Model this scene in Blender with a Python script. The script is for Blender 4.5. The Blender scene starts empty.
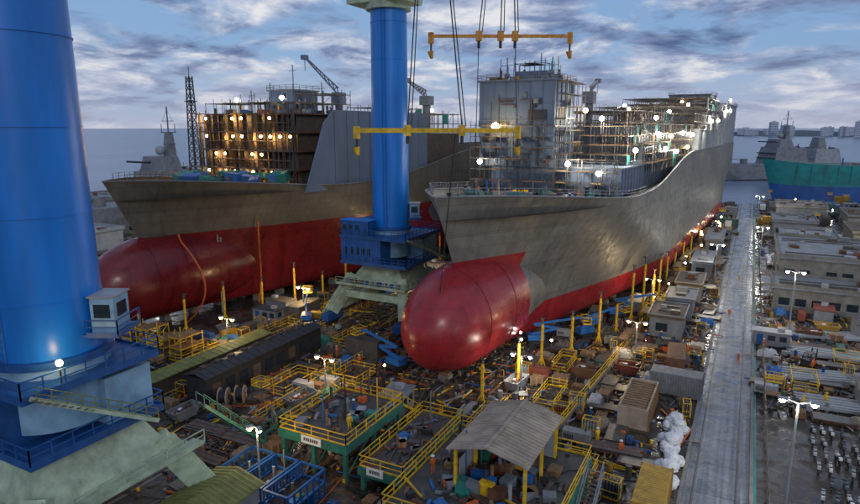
import bpy, bmesh, math, random
from mathutils import Vector, Matrix
R=random.Random(7)
S=bpy.context.scene
# ---------------------------------------------------------------- materials
def nt(name):
    m=bpy.data.materials.new(name); m.use_nodes=True
    n=m.node_tree.nodes; l=m.node_tree.links
    return m,n,l,n['Principled BSDF']
def M(name,col,rough=.6,metal=0.,var=.35,scale=1.5,dirt=.3,dcol=(.05,.04,.03),bump=.15,stretch=(1,1,1)):
    m,n,l,b=nt(name)
    tc=n.new('ShaderNodeTexCoord'); mp=n.new('ShaderNodeMapping'); mp.inputs['Scale'].default_value=stretch
    l.new(tc.outputs['Object'],mp.inputs['Vector'])
    a=n.new('ShaderNodeTexNoise'); a.inputs['Scale'].default_value=scale; a.inputs['Detail'].default_value=4
    c=n.new('ShaderNodeTexNoise'); c.inputs['Scale'].default_value=scale*.23; c.inputs['Detail'].default_value=6; c.inputs['Roughness'].default_value=.7
    l.new(mp.outputs[0],a.inputs['Vector']); l.new(mp.outputs[0],c.inputs['Vector'])
    r1=n.new('ShaderNodeMapRange'); r1.inputs[1].default_value=.3; r1.inputs[2].default_value=.7
    r1.inputs[3].default_value=1-var; r1.inputs[4].default_value=1+var*.5
    l.new(a.outputs['Fac'],r1.inputs[0])
    mx=n.new('ShaderNodeMix'); mx.data_type='RGBA'; mx.blend_type='MULTIPLY'; mx.inputs[0].default_value=1
    mx.inputs[6].default_value=(*col,1); l.new(r1.outputs[0],mx.inputs[7])
    r2=n.new('ShaderNodeMapRange'); r2.inputs[1].default_value=.48; r2.inputs[2].default_value=.72
    r2.inputs[3].default_value=0; r2.inputs[4].default_value=dirt
    l.new(c.outputs['Fac'],r2.inputs[0])
    m2=n.new('ShaderNodeMix'); m2.data_type='RGBA'; m2.inputs[7].default_value=(*dcol,1)
    l.new(r2.outputs[0],m2.inputs[0]); l.new(mx.outputs[2],m2.inputs[6]); l.new(m2.outputs[2],b.inputs['Base Color'])
    b.inputs['Roughness'].default_value=rough; b.inputs['Metallic'].default_value=metal
    if bump:
        bp=n.new('ShaderNodeBump'); bp.inputs['Strength'].default_value=bump; bp.inputs['Distance'].default_value=.05
        l.new(a.outputs['Fac'],bp.inputs['Height']); l.new(bp.outputs[0],b.inputs['Normal'])
    return m
def MR(name,cols,rough=.6):
    m=M(name,(1,1,1),rough,0,.3,1.5,.5)
    n=m.node_tree.nodes; l=m.node_tree.links
    oi=n.new('ShaderNodeObjectInfo'); cr=n.new('ShaderNodeValToRGB'); cr.color_ramp.interpolation='CONSTANT'
    e=cr.color_ramp.elements
    while len(e)<len(cols): e.new(.5)
    for i,c in enumerate(cols): e[i].position=i/len(cols); e[i].color=(*c,1)
    l.new(oi.outputs['Random'],cr.inputs[0])
    for x in n:
        if x.type=='MIX' and x.blend_type=='MULTIPLY': l.new(cr.outputs[0],x.inputs[6])
    return m
def EM(name,col,s):
    m,n,l,b=nt(name); b.inputs['Base Color'].default_value=(*col,1)
    b.inputs['Emission Color'].default_value=(*col,1); b.inputs['Emission Strength'].default_value=s
    return m
YEL=M('yellow_paint',(.78,.48,.015),.5,dirt=.4)
DYEL=M('dirty_yellow',(.62,.27,.03),.6,dirt=.5)
ORA=M('orange_paint',(.6,.13,.02),.5,dirt=.5)
REDP=M('red_paint',(.4,.03,.02),.5)
BLUE=M('crane_blue',(.010,.21,.70),.34,0,.3,.5,.55,(.01,.07,.26),.05,(1,1,.15))
DBLUE=M('machinery_blue',(.010,.085,.29),.5,0,.35,1,.35,(.02,.03,.05))
LBLUE=M('faded_blue',(.24,.42,.58),.5,0,.25,.8,.5,(.05,.12,.22))
PGRN=M('pale_green_paint',(.42,.52,.37),.55,0,.3,1,.6,(.1,.09,.05))
GRN=M('green_paint',(.03,.17,.13),.55,dirt=.5)
TEAL=M('teal_paint',(.015,.25,.26),.55,0,.25,.3,.4)
GREY=M('grey_paint',(.19,.205,.23),.55,0,.25,.8,.45)
LGREY=M('light_grey_paint',(.29,.315,.345),.6,0,.25,.6,.5,(.09,.08,.07))
BGREY=M('blue_grey_paint',(.115,.16,.235),.55,0,.2,.3,.4,(.05,.06,.08),.1,(1,1,.3))
DGREY=M('dark_steel',(.045,.045,.05),.5,.3)
BLACK=M('black_rubber',(.013,.013,.014),.6)
STEEL=M('bare_steel',(.15,.135,.12),.4,.5,.4,2,.5,(.08,.035,.02))
RUST=M('rusty_primer',(.14,.055,.025),.75,0,.4,1,.5,(.045,.022,.014))
BRN=M('brown_primer',(.10,.072,.052),.7,0,.35,.8,.4)
WOOD=M('timber',(.23,.13,.06),.8,0,.4,4,.45)
CONC=M('concrete',(.21,.20,.18),.85,0,.3,.8,.55,(.07,.06,.05))
DCONC=M('dark_concrete',(.07,.066,.062),.6,0,.4,.8,.5)
WHT=M('white_paint',(.68,.69,.71),.5,0,.15,1,.35,(.3,.27,.23))
BAG=M('woven_white_bag',(.68,.69,.72),.8,0,.2,3,.3,(.35,.33,.3),.4)
TAN=M('tan_roof',(.38,.31,.24),.7,0,.3,.8,.6,(.14,.08,.05))
OLIVE=M('olive_roof',(.2,.21,.06),.7,0,.35,1,.5,(.07,.06,.02))
ROOF=M('grey_roof',(.22,.245,.275),.7,0,.25,.5,.55,(.08,.07,.07))
GLASS=M('dark_glass',(.02,.03,.04),.1,0,.1,1,0,bump=0)
TARPB=M('blue_tarp',(.02,.14,.42),.5,0,.3,2,.2,bump=.5)
TARPG=M('green_tarp',(.02,.22,.18),.6,0,.4,2,.3,bump=.5)
RND=MR('assorted_paint',[(.02,.08,.25),(.2,.045,.025),(.26,.26,.25),(.05,.12,.09),(.4,.24,.03),(.12,.105,.09),(.34,.35,.37),(.035,.05,.075),(.15,.07,.035),(.09,.085,.08),(.18,.19,.2)])
CARC=MR('car_paint',[(.6,.6,.62),(.7,.7,.7),(.05,.05,.06),(.3,.31,.33),(.4,.42,.45),(.08,.1,.14)],.3)
TARPR=MR('assorted_tarp',[(.02,.12,.38),(.42,.43,.45),(.02,.17,.13),(.06,.06,.06),(.14,.12,.1),(.2,.16,.12)],.6)
LW=EM('lit_white_lamp',(1,.96,.86),80)
LWa=EM('lit_warm_lamp',(1,.64,.22),50)
# ---------------------------------------------------------------- mesh builder
class MB:
    def __init__(s): s.v=[];s.f=[];s.m=[];s.mats=[];s.sm=[]
    def mi(s,m):
        if m not in s.mats: s.mats.append(m)
        return s.mats.index(m)
    def add(s,vs,fs,m,sm=False):
        o=len(s.v); s.v+= [tuple(v) for v in vs]; i=s.mi(m)
        for f in fs: s.f.append([a+o for a in f]); s.m.append(i); s.sm.append(sm)
    def bb(s,x0,x1,y0,y1,z0,z1,m):
        s.add([(x0,y0,z0),(x1,y0,z0),(x1,y1,z0),(x0,y1,z0),(x0,y0,z1),(x1,y0,z1),(x1,y1,z1),(x0,y1,z1)],
              [(0,3,2,1),(4,5,6,7),(0,1,5,4),(1,2,6,5),(2,3,7,6),(3,0,4,7)],m)
    def rb(s,c,sz,m,rz=0,rx=0,ry=0):
        M3=Matrix.Rotation(rz,3,'Z')@Matrix.Rotation(ry,3,'Y')@Matrix.Rotation(rx,3,'X'); c=Vector(c)
        vs=[c+M3@Vector((a*sz[0]/2,b*sz[1]/2,d*sz[2]/2)) for d in(-1,1) for a,b in((-1,-1),(1,-1),(1,1),(-1,1))]
        s.add(vs,[(0,3,2,1),(4,5,6,7),(0,1,5,4),(1,2,6,5),(2,3,7,6),(3,0,4,7)],m)
    def beam(s,p,q,w,m,h=None):
        p=Vector(p);q=Vector(q);d=q-p
        if d.length<1e-5:return
        d.normalize(); up=Vector((0,0,1)) if abs(d.z)<.95 else Vector((0,1,0))
        a=d.cross(up).normalized(); b=a.cross(d).normalized(); h=h or w
        vs=[]
        for e in(p,q):
            for i,j in((-1,-1),(1,-1),(1,1),(-1,1)): vs.append(e+a*i*w/2+b*j*h/2)
        s.add(vs,[(0,1,2,3),(7,6,5,4),(0,4,5,1),(1,5,6,2),(2,6,7,3),(3,7,4,0)],m)
    def cyl(s,p,q,r,m,n=12,r2=None,cap=True):
        p=Vector(p);q=Vector(q);d=(q-p).normalized(); up=Vector((0,0,1)) if abs(d.z)<.95 else Vector((0,1,0))
        a=d.cross(up).normalized(); b=a.cross(d).normalized(); r2=r if r2 is None else r2
        vs=[p+(a*math.cos(t)+b*math.sin(t))*r for t in[2*math.pi*i/n for i in range(n)]]
        vs+=[q+(a*math.cos(t)+b*math.sin(t))*r2 for t in[2*math.pi*i/n for i in range(n)]]
        s.add(vs,[(i,i+n,(i+1)%n+n,(i+1)%n) for i in range(n)],m,True)
        if cap: s.add(vs,[tuple(range(n)),tuple(range(2*n-1,n-1,-1))],m)
    def sph(s,c,r,m,n=8,sz=1):
        vs=[];fs=[]
        k=n//2
        for i in range(k+1):
            for j in range(n):
                t=math.pi*i/k;p=2*math.pi*j/n
                vs.append((c[0]+r*math.sin(t)*math.cos(p),c[1]+r*math.sin(t)*math.sin(p),c[2]+r*sz*math.cos(t)))
        for i in range(k):
            for j in range(n): fs.append((i*n+j,(i+1)*n+j,(i+1)*n+(j+1)%n,i*n+(j+1)%n))
        s.add(vs,fs,m,True)
    def tube(s,pts,r,m,n=6):
        for a,b in zip(pts[:-1],pts[1:]): s.cyl(a,b,r,m,n,cap=False)
    def rail(s,pts,m,h=1.1,w=.07,st=1.8,close=False):
        if close: pts=list(pts)+[pts[0]]
        for p,q in zip(pts[:-1],pts[1:]):
            p=Vector(p);q=Vector(q); U=Vector((0,0,1))
            s.beam(p+U*h,q+U*h,w,m); s.beam(p+U*h*.55,q+U*h*.55,w*.8,m); s.beam(p+U*.1,q+U*.1,w*.6,m,.2)
            k=max(1,int((q-p).length/st))
            for i in range(k+1):
                a=p.lerp(q,i/k); s.beam(a,a+U*h,w,m)
    def scaf(s,x0,x1,y0,y1,z0,z1,m,dx=2.5,dz=2.,w=.08,pl=.5,tarp=None,tp=.1):
        nx=max(1,round((x1-x0)/dx));ny=max(1,round((y1-y0)/dx));nz=max(1,round((z1-z0)/dz))
        X=[x0+(x1-x0)*i/nx for i in range(nx+1)];Y=[y0+(y1-y0)*i/ny for i in range(ny+1)];Z=[z0+(z1-z0)*i/nz for i in range(nz+1)]
        for x in X:
            for y in Y: s.beam((x,y,z0),(x,y,z1+R.uniform(0,1)),w,m)
        for z in Z[1:]:
            for x in X: s.beam((x,y0,z),(x,y1,z),w,m)
            for y in Y: s.beam((x0,y,z),(x1,y,z),w,m)
            for i in range(nx):
                for j in range(ny):
                    if R.random()<pl: s.bb(X[i]+.05,X[i+1]-.05,Y[j]+.05,Y[j+1]-.05,z+.05,z+.12,WOOD)
        for k in range(nz):
            for j in range(ny):
                if R.random()<.3: s.beam((X[-1],Y[j],Z[k]),(X[-1],Y[j+1],Z[k+1]),w*.8,m)
                if tarp and R.random()<tp: s.bb(X[-1]+.06,X[-1]+.1,Y[j],Y[j+1],Z[k],Z[k+1],tarp)
    def mesh(s,name):
        me=bpy.data.meshes.new(name); me.from_pydata(s.v,[],s.f)
        for m in s.mats: me.materials.append(m)
        me.polygons.foreach_set('material_index',s.m); me.polygons.foreach_set('use_smooth',s.sm); me.update()
        return me
    def obj(s,name,loc=(0,0,0),rz=0,parent=None):
        return inst(s.mesh(name),name,loc,rz,parent)
def inst(me,name,loc=(0,0,0),rz=0,parent=None,sc=1):
    o=bpy.data.objects.new(name,me); S.collection.objects.link(o); o.location=loc; o.rotation_euler=(0,0,rz)
    if sc!=1: o.scale=(sc,)*3 if not isinstance(sc,tuple) else sc
    if parent: o.parent=parent
    return o
def empty(name,loc=(0,0,0),rz=0):
    o=bpy.data.objects.new(name,None); S.collection.objects.link(o); o.location=loc;o.rotation_euler=(0,0,rz);return o
def plight(name,loc,e,col,parent=None,rad=.3):
    d=bpy.data.lights.new(name,'POINT'); d.energy=e; d.color=col; d.shadow_soft_size=rad
    o=bpy.data.objects.new(name,d); S.collection.objects.link(o); o.location=loc
    if parent:o.parent=parent
    return o
def smooth(a,b,x):
    t=max(0,min(1,(x-a)/(b-a))); return t*t*(3-2*t)
# ---------------------------------------------------------------- camera
cam=bpy.data.cameras.new('camera'); co=bpy.data.objects.new('camera',cam); S.collection.objects.link(co)
co.location=(0,0,34); co.rotation_euler=(math.radians(78.5),0,math.radians(27.4))
cam.sensor_width=36; cam.lens=25.7; cam.clip_end=30000; cam.clip_start=.5; S.camera=co
S.view_settings.view_transform='Standard'; S.view_settings.look='None'; S.view_settings.exposure=0
# ---------------------------------------------------------------- world
W=bpy.data.worlds.new('World'); S.world=W; W.use_nodes=True
n=W.node_tree.nodes;l=W.node_tree.links; bg=n['Background']
sky=n.new('ShaderNodeTexSky'); sky.sky_type='NISHITA'; sky.sun_disc=False
SE,SA=math.radians(24),math.radians(140)
sky.sun_elevation=SE; sky.sun_rotation=SA
tc=n.new('ShaderNodeTexCoord'); sp=n.new('ShaderNodeSeparateXYZ'); l.new(tc.outputs['Generated'],sp.inputs[0])
def MA(op,a,b=None,clamp=False):
    x=n.new('ShaderNodeMath'); x.operation=op; x.use_clamp=clamp
    for i,q in enumerate((a,b)):
        if q is None: continue
        if isinstance(q,(int,float)): x.inputs[i].default_value=q
        else: l.new(q,x.inputs[i])
    return x.outputs[0]
zz=MA('ADD',MA('ABSOLUTE',sp.outputs[2]),.2)
cx=MA('DIVIDE',sp.outputs[0],zz); cy=MA('DIVIDE',sp.outputs[1],zz)
cb=n.new('ShaderNodeCombineXYZ'); l.new(cx,cb.inputs[0]); l.new(cy,cb.inputs[1])
def noise(sc,det,off,dist=0,ro=.55):
    mp=n.new('ShaderNodeMapping'); mp.inputs['Location'].default_value=off; l.new(cb.outputs[0],mp.inputs[0])
    t=n.new('ShaderNodeTexNoise'); t.inputs['Scale'].default_value=sc;t.inputs['Detail'].default_value=det;t.inputs['Distortion'].default_value=dist;t.inputs['Roughness'].default_value=ro
    l.new(mp.outputs[0],t.inputs['Vector']); return t.outputs['Fac']
def ramp(f,st):
    r=n.new('ShaderNodeValToRGB'); e=r.color_ramp.elements
    while len(e)<len(st): e.new(.5)
    for i,(p,c) in enumerate(st): e[i].position=p; e[i].color=(*c,1)
    l.new(f,r.inputs[0]); return r.outputs[0]
def mix(f,a,b):
    x=n.new('ShaderNodeMix'); x.data_type='RGBA'
    if isinstance(f,(int,float)): x.inputs[0].default_value=f
    else: l.new(f,x.inputs[0])
    for i,q in((6,a),(7,b)):
        if isinstance(q,tuple): x.inputs[i].default_value=(*q,1)
        else: l.new(q,x.inputs[i])
    return x.outputs[2]
vm=n.new('ShaderNodeVectorMath'); vm.operation='SCALE'; vm.inputs[3].default_value=.11; l.new(sky.outputs[0],vm.inputs[0])
clear=mix(.75,vm.outputs[0],(.33,.57,1.0))
shade=ramp(noise(2.3,9,(3.1,7.7,0),.3,.6),[(.36,(.14,.21,.42)),(.46,(.31,.41,.67)),(.54,(.68,.77,.98)),(.61,(1.12,1.13,1.18))])
mask=ramp(noise(1.7,8,(11.3,2.2,0),.35,.6),[(.41,(0,0,0)),(.53,(1,1,1))])
cl=mix(mask,clear,shade)
hz=MA('SUBTRACT',1,MA('MULTIPLY',MA('ABSOLUTE',sp.outputs[2]),9),True)
hzc=mix(noise(1.0,5,(5,5,0)),(.44,.55,.82),(1.05,.98,1.02))
fin=mix(MA('MULTIPLY',hz,.7),cl,hzc)
l.new(fin,bg.inputs[0]); bg.inputs[1].default_value=.69
sun=bpy.data.lights.new('sun','SUN'); sun.energy=.5; sun.angle=math.radians(14); sun.color=(1,.93,.84)
so=bpy.data.objects.new('sun',sun); S.collection.objects.link(so)
sd=Vector((math.sin(SA)*math.cos(SE),math.cos(SA)*math.cos(SE),math.sin(SE)))
so.rotation_euler=sd.to_track_quat('Z','Y').to_euler(); so.location=(0,0,100)
# ---------------------------------------------------------------- ground, water, road
m,n_,l_,b=nt('wet_yard_ground')
tc_=n_.new('ShaderNodeTexCoord')
def NZ(sc,d=6,ro=.6,st=None):
    t=n_.new('ShaderNodeTexNoise'); t.inputs['Scale'].default_value=sc; t.inputs['Detail'].default_value=d; t.inputs['Roughness'].default_value=ro
    if st:
        mp=n_.new('ShaderNodeMapping'); mp.inputs['Scale'].default_value=st; l_.new(tc_.outputs['Object'],mp.inputs[0]); l_.new(mp.outputs[0],t.inputs['Vector'])
    else: l_.new(tc_.outputs['Object'],t.inputs['Vector'])
    return t.outputs['Fac']
def RP(f,st):
    r=n_.new('ShaderNodeValToRGB'); e=r.color_ramp.elements
    while len(e)<len(st): e.new(.5)
    for i,(p,c) in enumerate(st): e[i].position=p; e[i].color=(*c,1) if isinstance(c,tuple) else (c,c,c,1)
    l_.new(f,r.inputs[0]); return r.outputs[0]
def MX(f,a,b_,bt='MIX'):
    x=n_.new('ShaderNodeMix'); x.data_type='RGBA'; x.blend_type=bt
    if isinstance(f,(int,float)): x.inputs[0].default_value=f
    else: l_.new(f,x.inputs[0])
    for i,q in((6,a),(7,b_)):
        if isinstance(q,tuple): x.inputs[i].default_value=(*q,1)
        else: l_.new(q,x.inputs[i])
    return x.outputs[2]
c1=RP(NZ(.12,8,.7),[(.35,(.024,.018,.015)),(.5,(.055,.042,.032)),(.65,(.11,.095,.08))])
c2=RP(NZ(1.3,6,.7),[(.3,.45),(.7,1.3)])
colr=MX(1,c1,c2,'MULTIPLY'); l_.new(colr,b.inputs['Base Color'])
pud=RP(NZ(.25,4),[(.45,.1),(.58,.7)]); l_.new(pud,b.inputs['Roughness'])
bp=n_.new('ShaderNodeBump'); bp.inputs['Strength'].default_value=.2; bp.inputs['Distance'].default_value=.06; l_.new(NZ(3),bp.inputs['Height']); l_.new(bp.outputs[0],b.inputs['Normal'])
GRD=m
m,n_,l_,b=nt('sea_water'); tc_=n_.new('ShaderNodeTexCoord')
l_.new(RP(NZ(.01),[(.4,(.09,.14,.22)),(.6,(.14,.2,.3))]),b.inputs['Base Color']); b.inputs['Roughness'].default_value=.25
bp=n_.new('ShaderNodeBump'); bp.inputs['Strength'].default_value=.5; bp.inputs['Distance'].default_value=.5; l_.new(NZ(.25,8),bp.inputs['Height']); l_.new(bp.outputs[0],b.inputs['Normal'])
SEA=m
m,n_,l_,b=nt('road_asphalt'); tc_=n_.new('ShaderNodeTexCoord')
rc=MX(1,RP(NZ(.3,8,.75),[(.3,(.085,.10,.13)),(.7,(.24,.265,.31))]),RP(NZ(5),[(.3,.7),(.7,1.2)]),'MULTIPLY')
rc=MX(1,rc,RP(NZ(1,5,.6,(2.2,.05,1)),[(.38,.5),(.6,1.2)]),'MULTIPLY'); l_.new(rc,b.inputs['Base Color'])
l_.new(RP(NZ(.4,5),[(.42,.15),(.6,.55)]),b.inputs['Roughness'])
ROADM=m
g=MB(); g.bb(-14000,14000,-8000,22000,-6,-3,SEA); g.obj('sea_water')
g=MB()
poly=[(-600,-300),(500,-300),(500,338),(8,338),(8,312),(-118,312),(-118,200),(-600,200)]
vs=[(x,y,0) for x,y in poly]+[(x,y,-5) for x,y in poly]; k=len(poly)
g.add(vs,[tuple(range(k))],GRD); g.add(vs,[(i,i+k,(i+1)%k+k,(i+1)%k) for i in range(k)],CONC); g.obj('ground')
g=MB(); g.bb(-2.9,2.7,-40,310,0.004,.05,ROADM)
for x in(-2.0,1.7):
    g.bb(x-.06,x+.06,-40,310,.054,.09,STEEL); g.bb(x-.22,x-.10,-40,310,.054,.058,DGREY)
for i in range(60): g.bb(-1.7,1.5,-36+i*5.9,-35.93+i*5.9,.0545,.057,DGREY)
g.bb(-3.25,-2.9,-40,310,0,.2,CONC); g.bb(2.7,3.05,-40,310,0,.35,CONC)
g.bb(3.053,3.3,-40,310,0,.12,TEAL)
g.obj('road')
# ---------------------------------------------------------------- hull material
def hullmat(name,zr1,yb,zr2,red,grey1,grey2):
    global n_,l_,tc_
    m,n_,l_,b=nt(name); tc_=n_.new('ShaderNodeTexCoord')
    s=n_.new('ShaderNodeSeparateXYZ'); l_.new(tc_.outputs['Object'],s.inputs[0])
    cb=n_.new('ShaderNodeCombineXYZ'); l_.new(s.outputs[1],cb.inputs[0]); l_.new(s.outputs[2],cb.inputs[1])
    def mt(op,a,b=0):
        x=n_.new('ShaderNodeMath'); x.operation=op
        for i,q in enumerate((a,b)):
            if isinstance(q,(int,float)): x.inputs[i].default_value=q
            else: l_.new(q,x.inputs[i])
        return x.outputs[0]
    mask=mt('MAXIMUM',mt('LESS_THAN',s.outputs[2],zr2),mt('MULTIPLY',mt('LESS_THAN',s.outputs[1],yb),mt('LESS_THAN',s.outputs[2],zr1)))
    def brick(w,h,c1,c2,mo,ms):
        t=n_.new('ShaderNodeTexBrick'); t.inputs['Scale'].default_value=1; t.inputs['Brick Width'].default_value=w; t.inputs['Row Height'].default_value=h
        t.inputs['Color1'].default_value=(*c1,1);t.inputs['Color2'].default_value=(*c2,1);t.inputs['Mortar'].default_value=(*mo,1);t.inputs['Mortar Size'].default_value=ms
        l_.new(cb.outputs[0],t.inputs['Vector']); return t
    bg1=brick(13,6.2,grey1,grey2,tuple(.7*a for a in grey1),.05)
    pl=brick(6.5,2.1,(1,1,1),(.88,.88,.88),(.68,.66,.64),.045)
    g=MX(1,bg1.outputs['Color'],pl.outputs['Color'],'MULTIPLY')
    rd=MX(1,red,pl.outputs['Color'],'MULTIPLY')
    c=MX(mask,g,rd)
    c=MX(1,c,RP(NZ(1.1,7,.6,(1,.9,.08)),[(.35,.82),(.65,1.1)]),'MULTIPLY')
    c=MX(1,c,RP(NZ(.22,7,.65),[(.3,.78),(.7,1.14)]),'MULTIPLY')
    c=MX(RP(NZ(.5,8,.8),[(.6,0.),(.72,.35)]),c,(.13,.08,.06))
    l_.new(c,b.inputs['Base Color']); 
    l_.new(MX(1,RP(mask,[(0,.5),(1,.3)]),RP(NZ(.8,5),[(.35,.8),(.65,1.35)]),'MULTIPLY'),b.inputs['Roughness'])
    bp=n_.new('ShaderNodeBump'); bp.inputs['Strength'].default_value=.35; bp.inputs['Distance'].default_value=.06; l_.new(NZ(.45,3),bp.inputs['Height']); l_.new(bp.outputs[0],b.inputs['Normal'])
    return m
def deckz(y): return 24.2-3.0*smooth(2,50,y)+5.6*smooth(55,108,y)
def ys(z): return 9.5+(12-z)*.15 if z<12 else 9.5-(z-12)/12.3*6.6
def hb(y,z):
    B=13.8+2.2*math.sqrt(max(0,1-(1-min(z,2.2)/2.2)**2))
    Le=72-z*1.25; p=1.22+z*z*.0016
    s_=max(0,min(1,(y-ys(z))/Le)); b=B*(1-(1-s_)**p)
    if y>196: b*=1-.75*((y-196)/30)**2*max(0,1-z/14)
    return b
LEN=226
def build_hull(mat,parent):
    h=MB(); NW=26; NQ=80
    ws=[0,.004,.02,.05,.09]+[.09+.91*i/(NW-5) for i in range(1,NW-4)]
    qs=[(i/NQ)**1.7 for i in range(NQ+1)]
    for sd in(1,-1):
        vs=[];fs=[]
        for w in ws:
            zn=w*24.3; y0=ys(zn)
            for q in qs:
                y=y0+(LEN-y0)*q; z=w*deckz(y); vs.append((sd*(hb(y,zn)+ (0.0 if q else .02)),y,z))
        nq=NQ+1
        for i in range(len(ws)-1):
            for j in range(NQ):
                a=(i*nq+j,i*nq+j+1,(i+1)*nq+j+1,(i+1)*nq+j); fs.append(a if sd>0 else a[::-1])
        h.add(vs,fs,mat,True)
    ys_=[ys(0)+(LEN-ys(0))*q for q in qs]
    vs=[(hb(y,0),y,0) for y in ys_]+[(-hb(y,0),y,0) for y in ys_]; k=len(ys_)
    h.add(vs,[(i,i+k,i+k+1,i+1) for i in range(k-1)],mat)
    zs=[w*deckz(LEN) for w in ws]; vs=[(hb(LEN,z),LEN,z) for z in zs]+[(-hb(LEN,z),LEN,z) for z in zs]; k=len(zs)
    h.add(vs,[(i,i+1,i+k+1,i+k) for i in range(k-1)],mat)
    pr=[(-1.2,.02,6.7),(-1.1,.95,6.7),(-.75,2.0,6.7),(-.05,3.2,6.72),(1.0,4.3,6.78),(2.6,5.35,6.88),(4.7,6.15,7.0),(7.4,6.7,7.15),(11,7.0,7.32),(15,7.12,7.42),(21,7.1,7.45),(29,6.4,7.2),(42,4.4,6.8)]
    N=40; vs=[];fs=[]
    for y,r,cz in pr:
        for j in range(N):
            t=2*math.pi*j/N
            vs.append((r*.93*math.cos(t),y,cz+r*1.05*math.sin(t)))
    for i in range(len(pr)-1):
        for j in range(N): fs.append((i*N+j,(i+1)*N+j,(i+1)*N+(j+1)%N,i*N+(j+1)%N))
    h.add(vs,fs,mat,True)
    for y,r,cz in(pr[7],pr[9]):
        for j in range(N):
            t=2*math.pi*j/N;t2=2*math.pi*(j+1)/N
            h.beam((r*.935*math.cos(t),y,cz+r*1.056*math.sin(t)),(r*.935*math.cos(t2),y,cz+r*1.056*math.sin(t2)),.05,mat)
    o=h.obj('hull',parent=parent)
    sub=o.modifiers.new('weld','WELD'); sub.merge_threshold=.004
    d=MB(); yy=[5,7,10,14,20,28,38,50,62,80,120,180,225.8]
    vs=[];
    for y in yy:
        b=max(.05,hb(y,24)-.25); z=min(deckz(y)-1.0,21.0 if y<60 else 20.4); vs+=[(b,y,z),(-b,y,z)]
    d.add(vs,[(2*i,2*i+2,2*i+3,2*i+1) for i in range(len(yy)-1)],BRN)
    for sd in(1,-1):
        ps=[(sd*hb(y,24.3),y,deckz(y)+.05) for y in [3.2+222*(i/60)**1.5 for i in range(61)]]
        for a,c in zip(ps[:-1],ps[1:]): d.beam(a,c,.3,GREY,.12)
    for sd in(1,-1):
        for i in range(9):
            z=8+i*1.25; y=26; d.rb((sd*(hb(y,z)+.03),y,z),(.04,.4,.28),WHT,-sd*.33)
    d.obj('deck',parent=parent)
def keelblocks(parent,zb):
    k=MB()
    for i in range(37):
        y=6+i*6
        for x in(-9,-4.5,0,4.5,9):
            if abs(x)<max(1,hb(y,1)): 
                k.bb(x-.8,x+.8,y-.6,y+.6,-zb,-.35,CONC); k.bb(x-.7,x+.7,y-.5,y+.5,-.35,0,WOOD)
    k.obj('keel_blocks',parent=parent)
# ---------------------------------------------------------------- house builder
def house(h,x0,x1,y0,y1,z0,z1,mat,lev=2.8,win=.6,ribs=1.6,rail=GREY,ledge=True):
    h.bb(x0,x1,y0,y1,z0,z1,mat)
    nl=max(1,round((z1-z0)/lev)); dz=(z1-z0)/nl
    for i in range(1,nl+1):
        z=z0+i*dz; e=.35 if (ledge or i==nl) else .08
        h.bb(x0-e,x1+e,y0-e,y1+e,z-.12,z+.03,GREY if ledge else mat)
    for i in range(nl):
        zc=z0+i*dz
        x=x0+.8
        while x<x1-1:
            h.bb(x-.05,x+.05,y0-.12,y0+.01,zc,zc+dz-.13,mat)
            if R.random()<win:
                h.bb(x+.35,x+1.15,y0-.05,y0+.02,zc+dz*.45,zc+dz*.75,GLASS); h.bb(x+.28,x+1.22,y0-.03,y0+.02,zc+dz*.45-.07,zc+dz*.75+.07,LGREY)
            x+=ribs
        y=y0+.8
        while y<y1-1:
            h.bb(x1-.01,x1+.12,y-.05,y+.05,zc,zc+dz-.13,mat)
            r_=R.random()
            if r_<win*.8:
                h.bb(x1-.02,x1+.05,y+.35,y+1.15,zc+dz*.45,zc+dz*.75,GLASS); h.bb(x1-.02,x1+.03,y+.28,y+1.22,zc+dz*.45-.07,zc+dz*.75+.07,LGREY)
            elif r_<win: h.bb(x1-.02,x1+.05,y+.3,y+1.2,zc+.05,zc+2,DGREY)
            y+=ribs
    h.rail([(x0-.3,y0-.3,z1+.03),(x1+.3,y0-.3,z1+.03),(x1+.3,y1+.3,z1+.03),(x0-.3,y1+.3,z1+.03)],rail,close=True)
def roofclutter(h,x0,x1,y0,y1,z,k,sc=1.):
    for i in range(k):
        x=R.uniform(x0,x1);y=R.uniform(y0,y1);t=R.random()
        mt=R.choice([GREY,LGREY,RUST,TARPG,ORA,STEEL,DGREY,GREY,TARPB,YEL,WOOD,BRN,STEEL,DGREY])
        if t<.5: h.rb((x,y,z+.4*sc),(R.uniform(.5,2)*sc,R.uniform(.5,2)*sc,.8*sc),mt,R.random()*3)
        elif t<.7: h.cyl((x,y,z),(x,y,z+R.uniform(1,3)*sc),.25*sc,mt,8)
        elif t<.85: h.beam((x,y,z+.2),(x+R.uniform(-3,3),y+R.uniform(-3,3),z+.3),.15,mt)
        else: h.beam((x,y,z),(x,y,z+R.uniform(2,4.5)),.1,mt)
def wallpipes(h,x0,x1,y,z0,z1,k):
    for i in range(k):
        x=R.uniform(x0,x1); za=R.uniform(z0,z1);t=R.random()
        if t<.4: h.beam((x,y-.2,z0),(x,y-.2,za),R.uniform(.1,.25),R.choice([STEEL,GREY,BRN]))
        elif t<.7: h.beam((x,y-.2,za),(min(x1,x+R.uniform(1,4)),y-.2,za),R.uniform(.1,.2),R.choice([STEEL,GREY,RUST]))
        else: h.rb((x,y-.15,za),(R.uniform(.4,1.2),.3,R.uniform(.4,1.2)),R.choice([GREY,DGREY,LGREY,BRN]))
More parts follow.
